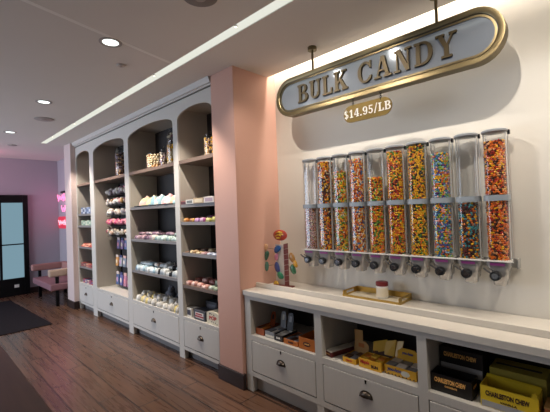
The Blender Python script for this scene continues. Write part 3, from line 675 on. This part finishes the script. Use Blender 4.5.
# ------------------------------------------------------------------ goods in the tall cabinets
def cloth(name, label, cat, group, c, w, d, h, mats, seed, rz=0, waves=3.0):
    """a folded or crumpled soft piece: irregular outline, creased top, flat underside"""
    n, m = 30, 9; R = []; f = waves*4.5; o3 = Vector((seed*3.7, seed*1.3, 0))
    top = [(0, 0)]
    for j in range(m, -1, -1):
        r = (j/m)**.8; ring = []
        for i in range(n):
            a = 2*PI*i/n; ca, sa = math.cos(a), math.sin(a)
            e_ = 3.2 if waves > 3.05 else 6; k = (abs(ca)**e_+abs(sa)**e_)**(-1/e_)*.94
            k *= 1+(.16 if waves > 3.05 else .10)*MN.noise(Vector((ca*1.6, sa*1.6, seed*2.1)))
            x, y = r*k*ca, r*k*sa
            p = Vector((x*w*f*2, y*d*f*2, 0))+o3
            cr = 1-abs(MN.noise(p))*1.9; cr2 = MN.noise(p*2.7)
            z = h*max(0, 1-r**(5 if waves > 3.05 else 10))**.5*(.62+.42*cr+.16*cr2) if j < m else 0
            ring.append((x*w/2, y*d/2, max(z, .0 if j == m else .004)))
        R.append(ring)
    b = MB(); b.rings(R)
    if isinstance(mats, (list, tuple)) and len(mats) > 1:
        for q in range(len(b.f)): b.m[q] = int((q % n)/n*len(mats)) % len(mats)
    o = b.build(name, mats, None, c, smooth='all'); o.rotation_euler = (0, 0, rz)
    return tag(o, label, cat, group)
def fab(h, r=.85): return M('fabric_'+h, '#'+h, r)
# --- third cabinet, upper shelf: pastel caps with dark brims
CAPS = [('e6dda0', 'efc0b4', 'yellow and pink'), ('a6cdd6', 'e9e2b0', 'pale blue and yellow'), ('ece6da', 'a6cdd6', 'cream and blue'), ('efe6dc', 'eab4b4', 'cream and pink'), ('aed3d8', 'e8b998', 'aqua and peach')]
for i, (a, c, nm) in enumerate(CAPS):
    x = -4.47+.195*i
    r = thing('tie_dye_cap', nm+' tie-dye cap with dark brim, '+NTH[i]+' from the far side', 'cap', (x, 2.20, 1.665), 'pastel caps on the shelf', -.25)
    b = MB(); R = []
    for j in range(9):
        t = PI/2*j/8; rad = max(.004, math.cos(t)); R.append([(.088*rad*math.cos(2*PI*k/20), .095*rad*math.sin(2*PI*k/20), .006+.128*math.sin(t)+.012*math.sin(t)*math.sin(2*PI*k/20)) for k in range(20)])
    b.rings(R)
    for q in range(len(b.f)): b.m[q] = 1 if MN.noise(Vector(((q % 20)*.35, (q//20)*.4, i*9.1))) > .02 else 0
    b.build('crown', [fab(a), fab(c)], r, smooth='all')
    b = MB(); b.prism([(.085*math.cos(t), -.06+.075*math.sin(t)-.02) for t in [PI+PI*k/12 for k in range(13)]], 'z', .003, .014); b.build('brim', BLACK, r, bevel=.002)
# --- heaps of flat soft goods: each piece its own object, laid in layers from the far side to the near side
ORD = ['first', 'second', 'third', 'fourth', 'fifth', 'sixth', 'seventh', 'eighth', 'ninth']
def heap(name, cat, group, x0, x1, z, layers, what, where, seed, rough=.85):
    rs = random.Random(seed)
    for lname, y, dz, d, h, pal in layers:
        n = len(pal); p = (x1-x0)/n
        for i, (cn, ca, cb) in enumerate(pal):
            x = x0+p*(i+.5)
            cloth(name, cn+' '+what+', '+lname+' layer, '+where+', '+ORD[i]+' from far side', cat, group, (x, y+rs.uniform(-.008, .008), z+dz), p*.96, d, h*rs.uniform(.75, 1.2), [fab(ca, rough), fab(cb, rough), fab(ca, rough), fab(cb, rough), fab(ca, rough)], seed*31+i+int(y*100), rs.uniform(-.14, .14), 2.6)
MV, PL, RS, MI, MN2, WN, CR = ('mauve', 'b096a0', '8a6b7c'), ('plum', '86687c', '5d4656'), ('rose', 'c4a2a6', '9a7580'), ('mint', 'bccfc6', '93aaa4'), ('pale mint', 'cadbd2', 'aebfba'), ('dark wine', '4f373e', '6d525a'), ('cream', 'dccfc4', 'b49aa0')
heap('folded_shirt', 'shirt', 'folded shirts on the third cabinet shelf', -4.60, -3.54, 1.2525, [
    ('front', 2.125, 0, .11, .052, [MV, RS, PL, CR, MI, MN2, MI, MN2]), ('rear', 2.25, 0, .11, .085, [PL, MV, RS, MV, WN, PL, WN, MI]), ('upper', 2.185, .062, .10, .030, [RS, CR, MV, WN, MV, MN2])], 'folded shirt', 'mauve shelf of the third cabinet', 41)
WB, SK_, WH, BK, GB, TN = ('pale blue', 'c2d2d8', '90a8b4'), ('sky blue', 'abc6d0', 'd8dede'), ('white', 'dfe2de', 'b6bcbc'), ('black', '222326', 'cfcfc9'), ('grey blue', '6f8489', '3f4d54'), ('tan', 'b49a8a', 'd8d2c8')
heap('rolled_tee', 'tee shirt', 'rolled tees on the lower shelf', -4.60, -3.54, .8465, [
    ('front', 2.125, 0, .11, .060, [WB, SK_, WH, SK_, BK, WH, BK, WH]), ('rear', 2.25, 0, .11, .100, [TN, GB, WB, GB, WH, BK, GB, BK]), ('upper', 2.185, .072, .10, .036, [WH, SK_, TN, WH, BK, WH])], 'rolled tee', 'tee shelf of the third cabinet', 43)
# --- third cabinet, deck: heap of yellow and white socks, dark plush behind
rs = random.Random(5)
KN = {'white': 'e3e0d6', 'butter yellow': 'dcc98c', 'yellow': 'd9c27a', 'cream': 'e2ddd0', 'stone': 'cdc6ba', 'oatmeal': 'd3cdc2', 'pale grey': 'c4c2be'}
NUM = ['first', 'second', 'third', 'fourth', 'fifth', 'sixth', 'seventh', 'eighth']
front = ['white', 'butter yellow', 'yellow', 'cream', 'oatmeal', 'white', 'stone', 'yellow']
rear = ['cream', 'yellow', 'butter yellow', 'white', 'stone', 'cream', 'pale grey', 'white']
upper = ['white', 'butter yellow', 'yellow', 'pale grey', 'white', 'cream', 'oatmeal']
for row, lst, y, z, w_, d_, h_, dx in (('front', front, 2.115, .4535, .138, .105, .065, 0), ('rear', rear, 2.225, .4535, .138, .105, .085, 0), ('upper', upper, 2.165, .517, .12, .12, .055, .07)):
    for i, c in enumerate(lst):
        x = -4.545+.1375*i+dx; n_ = len(lst)
        cloth('knit_sock', c+' knit piece in the '+row+' layer of the heap, '+NUM[i]+' from far side', 'sock', 'knit heap on the cabinet deck', (x, y+rs.uniform(-.008, .008), z), w_, d_, h_*rs.uniform(.85, 1.15), [fab(KN[c]), fab(KN[lst[(i+2) % n_]]), fab(KN[c]), fab('b9b4aa')], 80+i+len(row)*7, rs.uniform(-.3, .3), 3.2)
for i, (x, w, h, c, nm) in enumerate(((-4.12, .20, .20, '6a6a70', 'grey plush toy standing behind the knit heap'), (-3.90, .16, .16, '4c525b', 'slate plush toy behind the knit heap, in the middle'), (-3.70, .18, .15, '3c4450', 'dark blue plush toy behind the knit heap by the post'))):
    r = thing('plush_toy', nm, 'plush toy', (x, 2.31, .4535), 'plush toys behind the knit heap')
    b = MB(); b.ell((0, 0, h*.36), w*.5, .06, h*.36, 16, 8); b.build('body', fab(c), r, smooth='all')
    b = MB(); b.ell((w*.22, -.01, h*.78), w*.2, .045, h*.22, 14, 7); b.ell((w*.12, -.01, h*.98), w*.06, .015, h*.09, 8, 5); b.ell((w*.34, -.01, h*.98), w*.06, .015, h*.09, 8, 5); b.build('head', fab(c), r, smooth='all')

# --- jars on the top shelves
def jar(label, x, y, z, rad, h, pal, seed, fill=.9, lid=None):
    r = thing('candy_jar', label, 'jar', (x, y, z), 'glass candy jars on the top shelves')
    b = MB(); b.lathe([(rad*.9, 0), (rad, .012), (rad, h*.9), (rad*.82, h*.96), (rad*.84, h)], n=24, cap=False); b.lathe([(rad*.9, .001), (rad*.9, .006)], n=24); b.build('glass_body', GLASS, r, smooth=True)
    b = MB(); b.lathe([(rad*.88, h), (rad*.88, h+.012), (rad*.3, h+.022)], n=24); b.lathe([(.006, h+.022), (.018, h+.035), (.012, h+.048)], n=12); b.build('lid', lid or GLASS, r, smooth=True)
    rs = random.Random(seed); b = MB(); keys = pal.split(); rr = rad*.82; s = .016 if rad < .09 else .022
    zz = .014+s*.5
    while zz < h*fill:
        k = int(2*PI*rr/(s*1.7)); off = rs.random()
        for i in range(k):
            a = 2*PI*(i+off)/k; b.k = rs.randrange(len(keys))
            b.ell((rr*math.cos(a)+rs.uniform(-.003, .003), rr*math.sin(a), zz+rs.uniform(-.003, .003)), s*rs.uniform(.8, 1.1), s*rs.uniform(.7, 1), s*rs.uniform(.6, .85), 6, 4)
        zz += s*1.25
    b.k = 0; b.lathe([(rr, .012), (rr, zz-s*1.3)], n=16)
    o = b.build('jar_candy', [CANDYM[q] for q in keys], None, (x, y, z), smooth='all')
    tag(o, 'candy inside the '+label, 'candy', 'candy in the glass jars', 'stuff')
for q, v in dict(tan='#c9a479', bge='#dcc6a0', cho='#4a332c', gry='#8d8480', lav='#a08fa0').items(): CANDYM[q] = M('candy_'+q, v, .5)
jar('tall jar of dark sweets standing on the second cabinet top shelf', -5.33, 2.24, 2.131, .075, .42, 'cho gry brn lav tan', 1)
jar('squat jar of beige sweets on the third cabinet shelf', -4.17, 2.20, 2.131, .118, .19, 'bge tan bge wht peach', 2)
jar('very tall jar of dark and white sweets on the third cabinet shelf', -3.93, 2.34, 2.131, .10, .46, 'cho cho gry cho mar wht', 3)
jar('short narrow jar of dark sweets in front of the very tall jar', -3.90, 2.165, 2.131, .05, .20, 'cho wht gry lav', 4)
jar('jar of cream sweets by the post on the third cabinet shelf', -3.69, 2.19, 2.131, .095, .27, 'bge yel wht tan', 5)
jar('jar of orange and brown sweets on the fourth cabinet top shelf', -2.985, 2.20, 2.131, .085, .22, 'tan tan brn yel bge blk', 6)

# --- second cabinet: black rack with bags on pegs
r = thing('bag_rack', 'black tiered rack inside the second cabinet with rows of candy bags', 'rack', (-5.36, 2.30, .4535))
b = MB(); b.box(-.42, .55, .10, .115, 0, 1.62); b.build('rack_back', M('rack_dark', '#2b2729', .6), r)
for sx in (-.42, .55):
    b = MB(); b.box(sx-.01, sx+.01, .08, .10, 0, 1.62); b.build('upright', BLKMET, r)
rows = [(1.945, ['8a797a', '9c8a8c', 'a99794', '7d6d74', '96868a', '8a7a7c'], 'smoky brown'), (1.790, ['b9925f', '8c6c4a', 'd79a94', 'dfa7a1', 'cf8f8c', 'd8a5a0'], 'tan and rose'), (1.630, ['b9b0ac', '8a8084', 'e6cfbc', 'ecd8c4', 'e4c8b4', 'e6d2c2'], 'cream and grey'), (1.475, ['e0708e', 'e67f9c', 'eda08c', 'e88f96', 'e07f98', 'e89aa2'], 'bright pink'), (1.320, ['b3555a', 'c9a58e', 'b9a48c', 'd7cbb4', 'a9a08c', 'c4b49a'], 'beige and red')]
DESC = ['next to the cabinet side', 'second from the cabinet side', 'third from the cabinet side', 'fourth from the cabinet side', 'fifth from the cabinet side', 'nearest the post']
ROWN = ['top', 'second', 'third', 'fourth', 'fifth']
for k, (z, cc, nm) in enumerate(rows):
    b = MB(); b.box(-.42, .55, -.11, .10, z-.4535-.072, z-.4535-.062); b.build('tier', BLKMET, r)
    for i, c in enumerate(cc):
        x = -5.80+.135*i
        q = thing('candy_bag', nm+' candy bag on the '+ROWN[k]+' rack tier, '+DESC[i], 'bag', (x, 2.255, z-.0615), 'candy bags on the black rack')
        bb = MB(); rs = random.Random(k*17+i)
        for s_ in range(12):
            bb.k = s_ % 3
            bb.ell((rs.uniform(-.036, .036), rs.uniform(-.05, .015), .036+rs.uniform(0, .05)), .032, .032, .032, 8, 5)
        bb.build('bag_sweets', [fab(c, .4), fab(cc[(i+2) % 6], .4), fab('d8cfc4' if k != 3 else 'd9567c', .4)], q, smooth='all')
        bb = MB(); bb.hexa([(-.035, -.012, .105), (.035, -.012, .105), (.035, -.004, .105), (-.035, -.004, .105)], [(-.02, -.010, .125), (.02, -.010, .125), (.02, -.006, .125), (-.02, -.006, .125)]); bb.build('bag_top', CLEAR, q)
low = [(1.06, .17, ['7d6f9c', '8f6d9a', '6b7fae', 'a58aa8'], 'violet'), (.79, .17, ['c98f4e', '9aa0a8', '7d8798', 'b7aeb4'], 'orange and grey'), (.50, .20, ['3f5a8a', '5d5f9a', 'b67a94', 'a880a0'], 'blue and pink')]
for k, (z, hh, cc, nm) in enumerate(low):
    b = MB(); b.box(-.25, .45, -.03, .10, z-.4535-.012, z-.4535-.004); b.build('tier', BLKMET, r)
    for i, c in enumerate(cc):
        x = -5.66+.135*i+(.0 if k else .07)
        q = thing('hanging_pack', nm+' pack on the '+['upper', 'middle', 'lowest'][k]+' low tier, '+DESC[i], 'pack', (x, 2.285, z-.0035), 'tall packs on the low rack tiers')
        bb = MB(); bb.hexa([(-.045, -.02, 0), (.045, -.02, 0), (.045, .02, 0), (-.045, .02, 0)], [(-.05, -.008, hh*.8), (.05, -.008, hh*.8), (.05, .008, hh*.8), (-.05, .008, hh*.8)]); bb.build('pack_body', fab(c, .35), q, bevel=.006)
        bb = MB(); bb.box(-.042, .042, -.008, .002, hh*.8, hh); bb.build('pack_header', fab(['d9c9c0', '3a3f6a', 'd8b0a8', 'c9d2da'][i], .5), q)
        bb = MB(); bb.ell((0, -.0165, hh*.4), .03, .006, hh*.2, 10, 6); bb.build('pack_picture', fab(['d88a94', 'e0d0b0', 'c8a0c0', 'e2d6cc'][(i+k) % 4], .4), q, smooth='all')

# --- first cabinet: small packs
def packs(x0, z, n, w, h, cc, nm, shelf, group, name='snack_pack', y=2.13, d=.10, lean=.0):
    for i in range(n):
        x = x0+(w*1.08)*i; c = cc[i % len(cc)]
        r = thing(name, nm[i % len(nm)]+' on the '+shelf+', '+NTH[i]+' from the far side', 'pack', (x, y, z), group)
        b = MB(); hh = h*(1-.12*((i*7) % 3)/2); b.hexa([(-w/2, -d/2, 0), (w/2, -d/2, 0), (w/2, d/2, 0), (-w/2, d/2, 0)], [(-w/2, -d/2+lean, hh), (w/2, -d/2+lean, hh), (w/2, d/2, hh), (-w/2, d/2, hh)]); b.build('pack_body', fab(c, .45), r, bevel=.004)
        b = MB(); b.hexa([(-w*.32, -d/2-.001+lean*.3, hh*.3), (w*.32, -d/2-.001+lean*.3, hh*.3), (w*.32, -d/2+.001+lean*.3, hh*.3), (-w*.32, -d/2+.001+lean*.3, hh*.3)], [(-w*.32, -d/2-.001+lean*.75, hh*.75), (w*.32, -d/2-.001+lean*.75, hh*.75), (w*.32, -d/2+.001+lean*.75, hh*.75), (-w*.32, -d/2+.001+lean*.75, hh*.75)]); b.build('pack_label', fab(cc[(i+1) % len(cc)], .5), r)
packs(-6.58, 1.6205, 6, .085, .11, ['56698c', 'c9ccd0', '3c4a6a', '9aa7bc'], ['blue and white pack'], 'first cabinet upper shelf', 'packs on the first cabinet upper shelf')
packs(-6.58, 1.4255, 6, .085, .085, ['b9c3a8', '7fa08a', 'd3d3c0'], ['pale green pack'], 'first cabinet second shelf', 'packs on the first cabinet second shelf')
packs(-6.52, 1.0705, 3, .16, .05, ['b0503f', 'd9a58a', '8e3f35'], ['low red pack'], 'first cabinet middle shelf', 'packs on the first cabinet middle shelf', d=.16, lean=.05)
packs(-6.58, .7355, 5, .105, .06, ['9d4a44', '6a3a3e', 'c0967f', 'b2584a'], ['small red and brown pack'], 'first cabinet lower shelf', 'packs on the first cabinet lower shelf', d=.14)
packs(-6.58, .4535, 6, .088, .065, ['a84a52', '5c5a86', 'c9b8a8', '87486e'], ['colourful pack'], 'first cabinet deck', 'packs on the first cabinet deck')
# --- fourth cabinet
F4 = 'goods on the fourth cabinet shelves'
def box4(label, x, y, z, w, d, h, c, lab=None, name='snack_box', rz=0, txt=None, tc=None):
    r = thing(name, label, 'box', (x, y, z), F4, rz)
    b = MB(); b.box(-w/2, w/2, -d/2, d/2, 0, h); b.build('box_body', fab(c, .5), r, bevel=.003)
    if lab:
        b = MB(); b.box(-w*.36, w*.36, -d/2-.001, -d/2, h*.2, h*.8); b.build('box_label', fab(lab, .5), r)
    if txt: text_mesh('lettering', txt, h*.35, tc, r, (0, -d/2-.002, h*.5), width=w*.6, bold=.001)
    return r
box4('dark red box at the far end of the upper shelf', -3.34, 2.14, 1.6555, .115, .16, .034, '7a2a2c', '4a1c1e')
box4('white box with dark mark beside the dark red one', -3.208, 2.13, 1.6555, .145, .16, .046, 'd9d5ca', '6a6e6a')
box4('tan box in the middle of the fourth cabinet upper shelf', -3.042, 2.13, 1.6555, .18, .17, .055, 'bca27e', 'd8c9a8')
box4('cream and mauve box by the pillar on the upper shelf', -2.862, 2.13, 1.6555, .17, .17, .060, 'd9cfc6', 'a58f9a')
OR_, OY, PU, PK, YG, GN = ('orange', 'c07a35', 'dba75c'), ('amber', 'c99a4a', '8f5a2c'), ('purple', '85508c', 'c79ac0'), ('magenta', 'a34a80', 'd9b0c4'), ('yellow-green', 'b8ae52', 'dad38a'), ('olive', '8a8a4a', 'c8c070')
heap('snack_packet', 'packet', F4, -3.39, -2.78, 1.4685, [('front', 2.12, 0, .10, .042, [OR_, OY, PU, PK, YG, GN]), ('rear', 2.24, 0, .10, .055, [OY, OR_, PK, PU, YG])], 'flat packet', 'second shelf of the pillar cabinet', 51, .45)
TA, DK_, RY, BL_, CO = ('tan', 'b0906a', 'd4c096'), ('dark brown', '4a332c', '8a6a50'), ('rosy', 'a0787c', 'd0aea6'), ('pale blue', '9aa3b8', 'd4d8e0'), ('coral', 'c2857a', 'e0b6a6')
heap('snack_packet', 'packet', F4, -3.39, -2.78, 1.1385, [('front', 2.12, 0, .10, .022, [DK_, TA, TA, RY, BL_, BL_]), ('rear', 2.24, 0, .10, .032, [DK_, DK_, TA, DK_, RY])], 'thin packet', 'third shelf of the pillar cabinet', 52, .45)
SL, DR_, SG, FG = ('salmon', 'cf988a', 'ecc8ba'), ('dull red', '9a5650', 'c98a80'), ('sage', '9fae98', 'd3d8c8'), ('dark green', '50694c', 'a9b89a')
heap('snack_pouch', 'pouch', F4, -3.39, -2.78, .7965, [('front', 2.12, 0, .10, .034, [CO, SL, CO, SL, SG, FG]), ('rear', 2.24, 0, .10, .066, [DR_, CO, DR_, FG, FG])], 'pouch', 'fourth shelf of the pillar cabinet', 53, .45)
WHB = 'd9d4c9'
box4('white box with dark square on the fourth cabinet deck, far end', -3.345, 2.135, .4535, .095, .10, .088, WHB, '3a3440')
box4('dark box with white lettering behind the far white box', -3.20, 2.32, .4535, .20, .10, .14, '3c3a40', '6a6870')
r = box4('black and white printed box in the middle of the deck', -3.135, 2.135, .4535, .20, .12, .098, '3f3f46', WHB)
b = MB(); b.box(-.07, .07, -.0625, -.061, .03, .045); b.box(-.06, .05, -.0625, -.061, .055, .068); b.build('red_print', fab('a02c34', .5), r)
r = thing('popcorn_box', 'white box with red lettering and rounded top next to the pillar', 'box', (-2.905, 2.135, .4535), F4)
b = MB(); R = [[(-.10, y, 0), (.10, y, 0), (.10, y, .10)]+[(.10*math.cos(a), y, .10+.028*math.sin(a)) for a in [PI*i/8 for i in range(1, 8)]]+[(-.10, y, .10)] for y in (-.06, .06)]; b.rings(R); b.build('box_body', fab('dcd2b8', .5), r)
text_mesh('lettering', 'POP', .05, RDT, r, (0, -.0612, .06), width=.12, bold=.0015)
rs = random.Random(3)
for i in range(12):
    x, z = rs.uniform(-.09, .09), rs.choice([rs.uniform(.008, .03), rs.uniform(.09, .105)])
    b = MB(); b.box(x-.005, x+.005, -.0608, -.06, z-.005, z+.005); b.build('printed_dot', fab('3a3034', .5), r)

# ------------------------------------------------------------------ lamps
LENS = M_emit('lamp_lens', '#e9f4f2', 2.2); SPOTL = M_emit('spot_lens', '#fff2dc', 3.0)
TRIMW = M('lamp_trim', '#a89e97', .5)
def add_light(name, kind, loc, energy, color, **k):
    li = bpy.data.lights.new(name, kind); li.energy = energy; li.color = color
    for q, v in k.items(): setattr(li, q, v)
    o = bpy.data.objects.new(name, li); COL.objects.link(o); o.location = loc; return o
def aim(o, to):
    o.rotation_euler = (Vector(to)-Vector(o.location)).to_track_quat('-Z', 'Y').to_euler()
DL = [(-6.37, 'far recessed ceiling downlight above the door mat'), (-4.52, 'middle of the three recessed ceiling downlights'), (-2.67, 'nearest of the three recessed ceiling downlights')]
for x, lab in DL:
    r = thing('downlight', lab, 'lamp', (x, 1.075, ZC), 'recessed downlights')
    b = MB(); R = []
    for rad, z in ((.080, 0), (.080, -.004), (.062, -.006), (.056, -.002)): R.append([(rad*math.cos(2*PI*i/28), rad*math.sin(2*PI*i/28), z) for i in range(28)])
    b.rings(R, cap=False); b.build('trim_ring', TRIMW, r, smooth=True)
    b = MB(); b.lathe([(.056, -.0015), (.055, -.001)], n=28); b.build('lens', LENS, r)
for x in (-6.37, -4.52, -2.67, -.82):
    l = add_light('downlight_beam', 'SPOT', (x, 1.075, ZC-.02), 20, (1, .95, .9), spot_size=math.radians(72), spot_blend=.8, shadow_soft_size=.05); l.rotation_euler = (0, 0, 0)
for x, y, rad, nm, lab, cat in ((-3.02, 1.298, .036, 'sprinkler_cover', 'small round cover plate on the ceiling beside the nearest downlight', 'cover plate'), (-5.30, 1.256, .11, 'ceiling_speaker', 'flat round grille on the ceiling beyond the middle downlight', 'speaker'), (-7.44, 1.279, .07, 'smoke_detector', 'tiny round detector on the ceiling toward the far wall', 'detector'), (-1.75, 1.24, .105, 'ceiling_vent', 'round ceiling fitting cut by the top of the picture', 'vent')):
    r = thing(nm, lab, cat, (x, y, ZC+.001))
    b = MB(); b.lathe([(rad, 0), (rad, -.006), (rad*.85, -.012), (rad*.3, -.013)], n=28); b.build('cover', SPR if nm == 'sprinkler_cover' else TRIMW if nm != 'ceiling_vent' else M('vent_grey', '#7f7671', .6), r, smooth=True)
    b = MB(); b.lathe([(rad*.35, -.0125), (rad*.32, -.017)], n=16); b.build('centre_cap', TRIMW, r, smooth=True)
# lit slot: diffuser inside the recess, small spots under it
DIFF = M_emit('slot_diffuser', '#e9e9dc', .85)
r = thing('linear_slot_light', 'long recessed slot light running along the ceiling above the cabinets', 'lamp', (-2.0, 1.645, ZC))
b = MB(); b.box(-5.02, 4.9, -.042, .042, .006, .014); b.build('diffuser', DIFF, r)
b = MB(); b.box(-5.02, 4.9, -.0445, -.0425, .0, .115); b.box(-5.02, 4.9, .0425, .0445, .0, .115); b.build('channel', M('slot_white', '#d8d6cc', .5), r)
SPOTS = [(-6.35, 'spot in the ceiling slot above the first cabinet'), (-5.30, 'spot in the ceiling slot above the second cabinet'), (-4.05, 'spot in the ceiling slot above the third cabinet'), (-3.05, 'spot in the ceiling slot above the fourth cabinet'), (-1.87, 'spot in the ceiling slot near the pink pillar'), (-1.3, 'spot in the ceiling slot before the middle of the sign'), (-.42, 'spot in the ceiling slot before the sign end')]
for i, (x, lab) in enumerate(SPOTS):
    r = thing('slot_spot', lab, 'lamp', (x, 1.616, ZC+.006), 'spots in the ceiling slot')
    b = MB(); b.lathe([(.012, 0), (.012, -.010), (.010, -.012)], n=16); b.build('spot_body', WHITE, r, smooth=True)
    b = MB(); b.lathe([(.009, -.0135), (.0085, -.0125)], n=16); b.build('spot_lens', SPOTL, r)
    if x < -2.5:
        l = add_light('slot_spot_beam', 'SPOT', (x, 1.625, ZC-.005), 105, (1, .9, .8), spot_size=math.radians(92), spot_blend=.55, shadow_soft_size=.02)
        aim(l, (x, 1.80, 1.0))
    else:
        l = add_light('slot_spot_beam', 'SPOT', (x, 1.625, ZC-.005), 46, (1, .9, .78), spot_size=math.radians(118), spot_blend=.6, shadow_soft_size=.008)
        aim(l, (x, 2.3, 1.0))
l = add_light('slot_spot_beam', 'SPOT', (.45, 1.625, ZC-.005), 46, (1, .9, .78), spot_size=math.radians(118), spot_blend=.6, shadow_soft_size=.008); aim(l, (.45, 2.3, 1.0))  # unseen beam added off frame to brighten the wall end, no spot body
# cove light over the candy wall
l = add_light('cove_light', 'AREA', (-.2, 2.50, ZC+.26), 40, (1, .93, .83), shape='RECTANGLE', size=4.4, size_y=.05); l.rotation_euler = (math.radians(8), 0, 0)
# neon glow of the sign, plus an unseen pink light added near the ceiling
add_light('pink_glow', 'POINT', (-8.5, 2.15, 1.95), 2.2, (1, .22, .5), shadow_soft_size=.2)
add_light('pink_glow', 'POINT', (-8.3, .9, 2.62), 5.5, (1, .2, .4), shadow_soft_size=.3)
# cool daylight fill added out of view at the left, no window built
l = add_light('daylight_fill', 'AREA', (-7.2, -3.0, 1.5), 175, (.68, .8, 1), shape='RECTANGLE', size=4.0, size_y=2.4); l.rotation_euler = (math.radians(90), 0, 0)

# ------------------------------------------------------------------ world, camera, view
w = bpy.data.worlds.new('World'); S.world = w; w.use_nodes = True
w.node_tree.nodes['Background'].inputs[0].default_value = (.86, .87, .9, 1); w.node_tree.nodes['Background'].inputs[1].default_value = .17
cam = bpy.data.cameras.new('Camera'); co = bpy.data.objects.new('Camera', cam); COL.objects.link(co); S.camera = co
cam.sensor_width = 36; cam.lens = 355/550*36; cam.clip_start = .02
Rr = CAMROT = None
yaw, pit, rol = math.radians(43.9), math.radians(.788), math.radians(2.14)
fwd = Vector((-math.sin(yaw)*math.cos(pit), math.cos(yaw)*math.cos(pit), math.sin(pit))); right = Vector((math.cos(yaw), math.sin(yaw), 0)); down = fwd.cross(right)
rr = right*math.cos(rol)+down*math.sin(rol); dd = -right*math.sin(rol)+down*math.cos(rol)
co.matrix_world = Matrix(((rr.x, -dd.x, -fwd.x, 0), (rr.y, -dd.y, -fwd.y, 0), (rr.z, -dd.z, -fwd.z, 1.55), (0, 0, 0, 1)))
S.view_settings.view_transform = 'Standard'; S.view_settings.look = 'None'; S.view_settings.gamma = 1; S.view_settings.use_curve_mapping = False
S.view_settings.exposure = .24
try:
    S.cycles.use_denoising = True; S.cycles.transparent_max_bounces = 24; S.cycles.max_bounces = 8; S.cycles.sample_clamp_indirect = 4
except Exception: pass
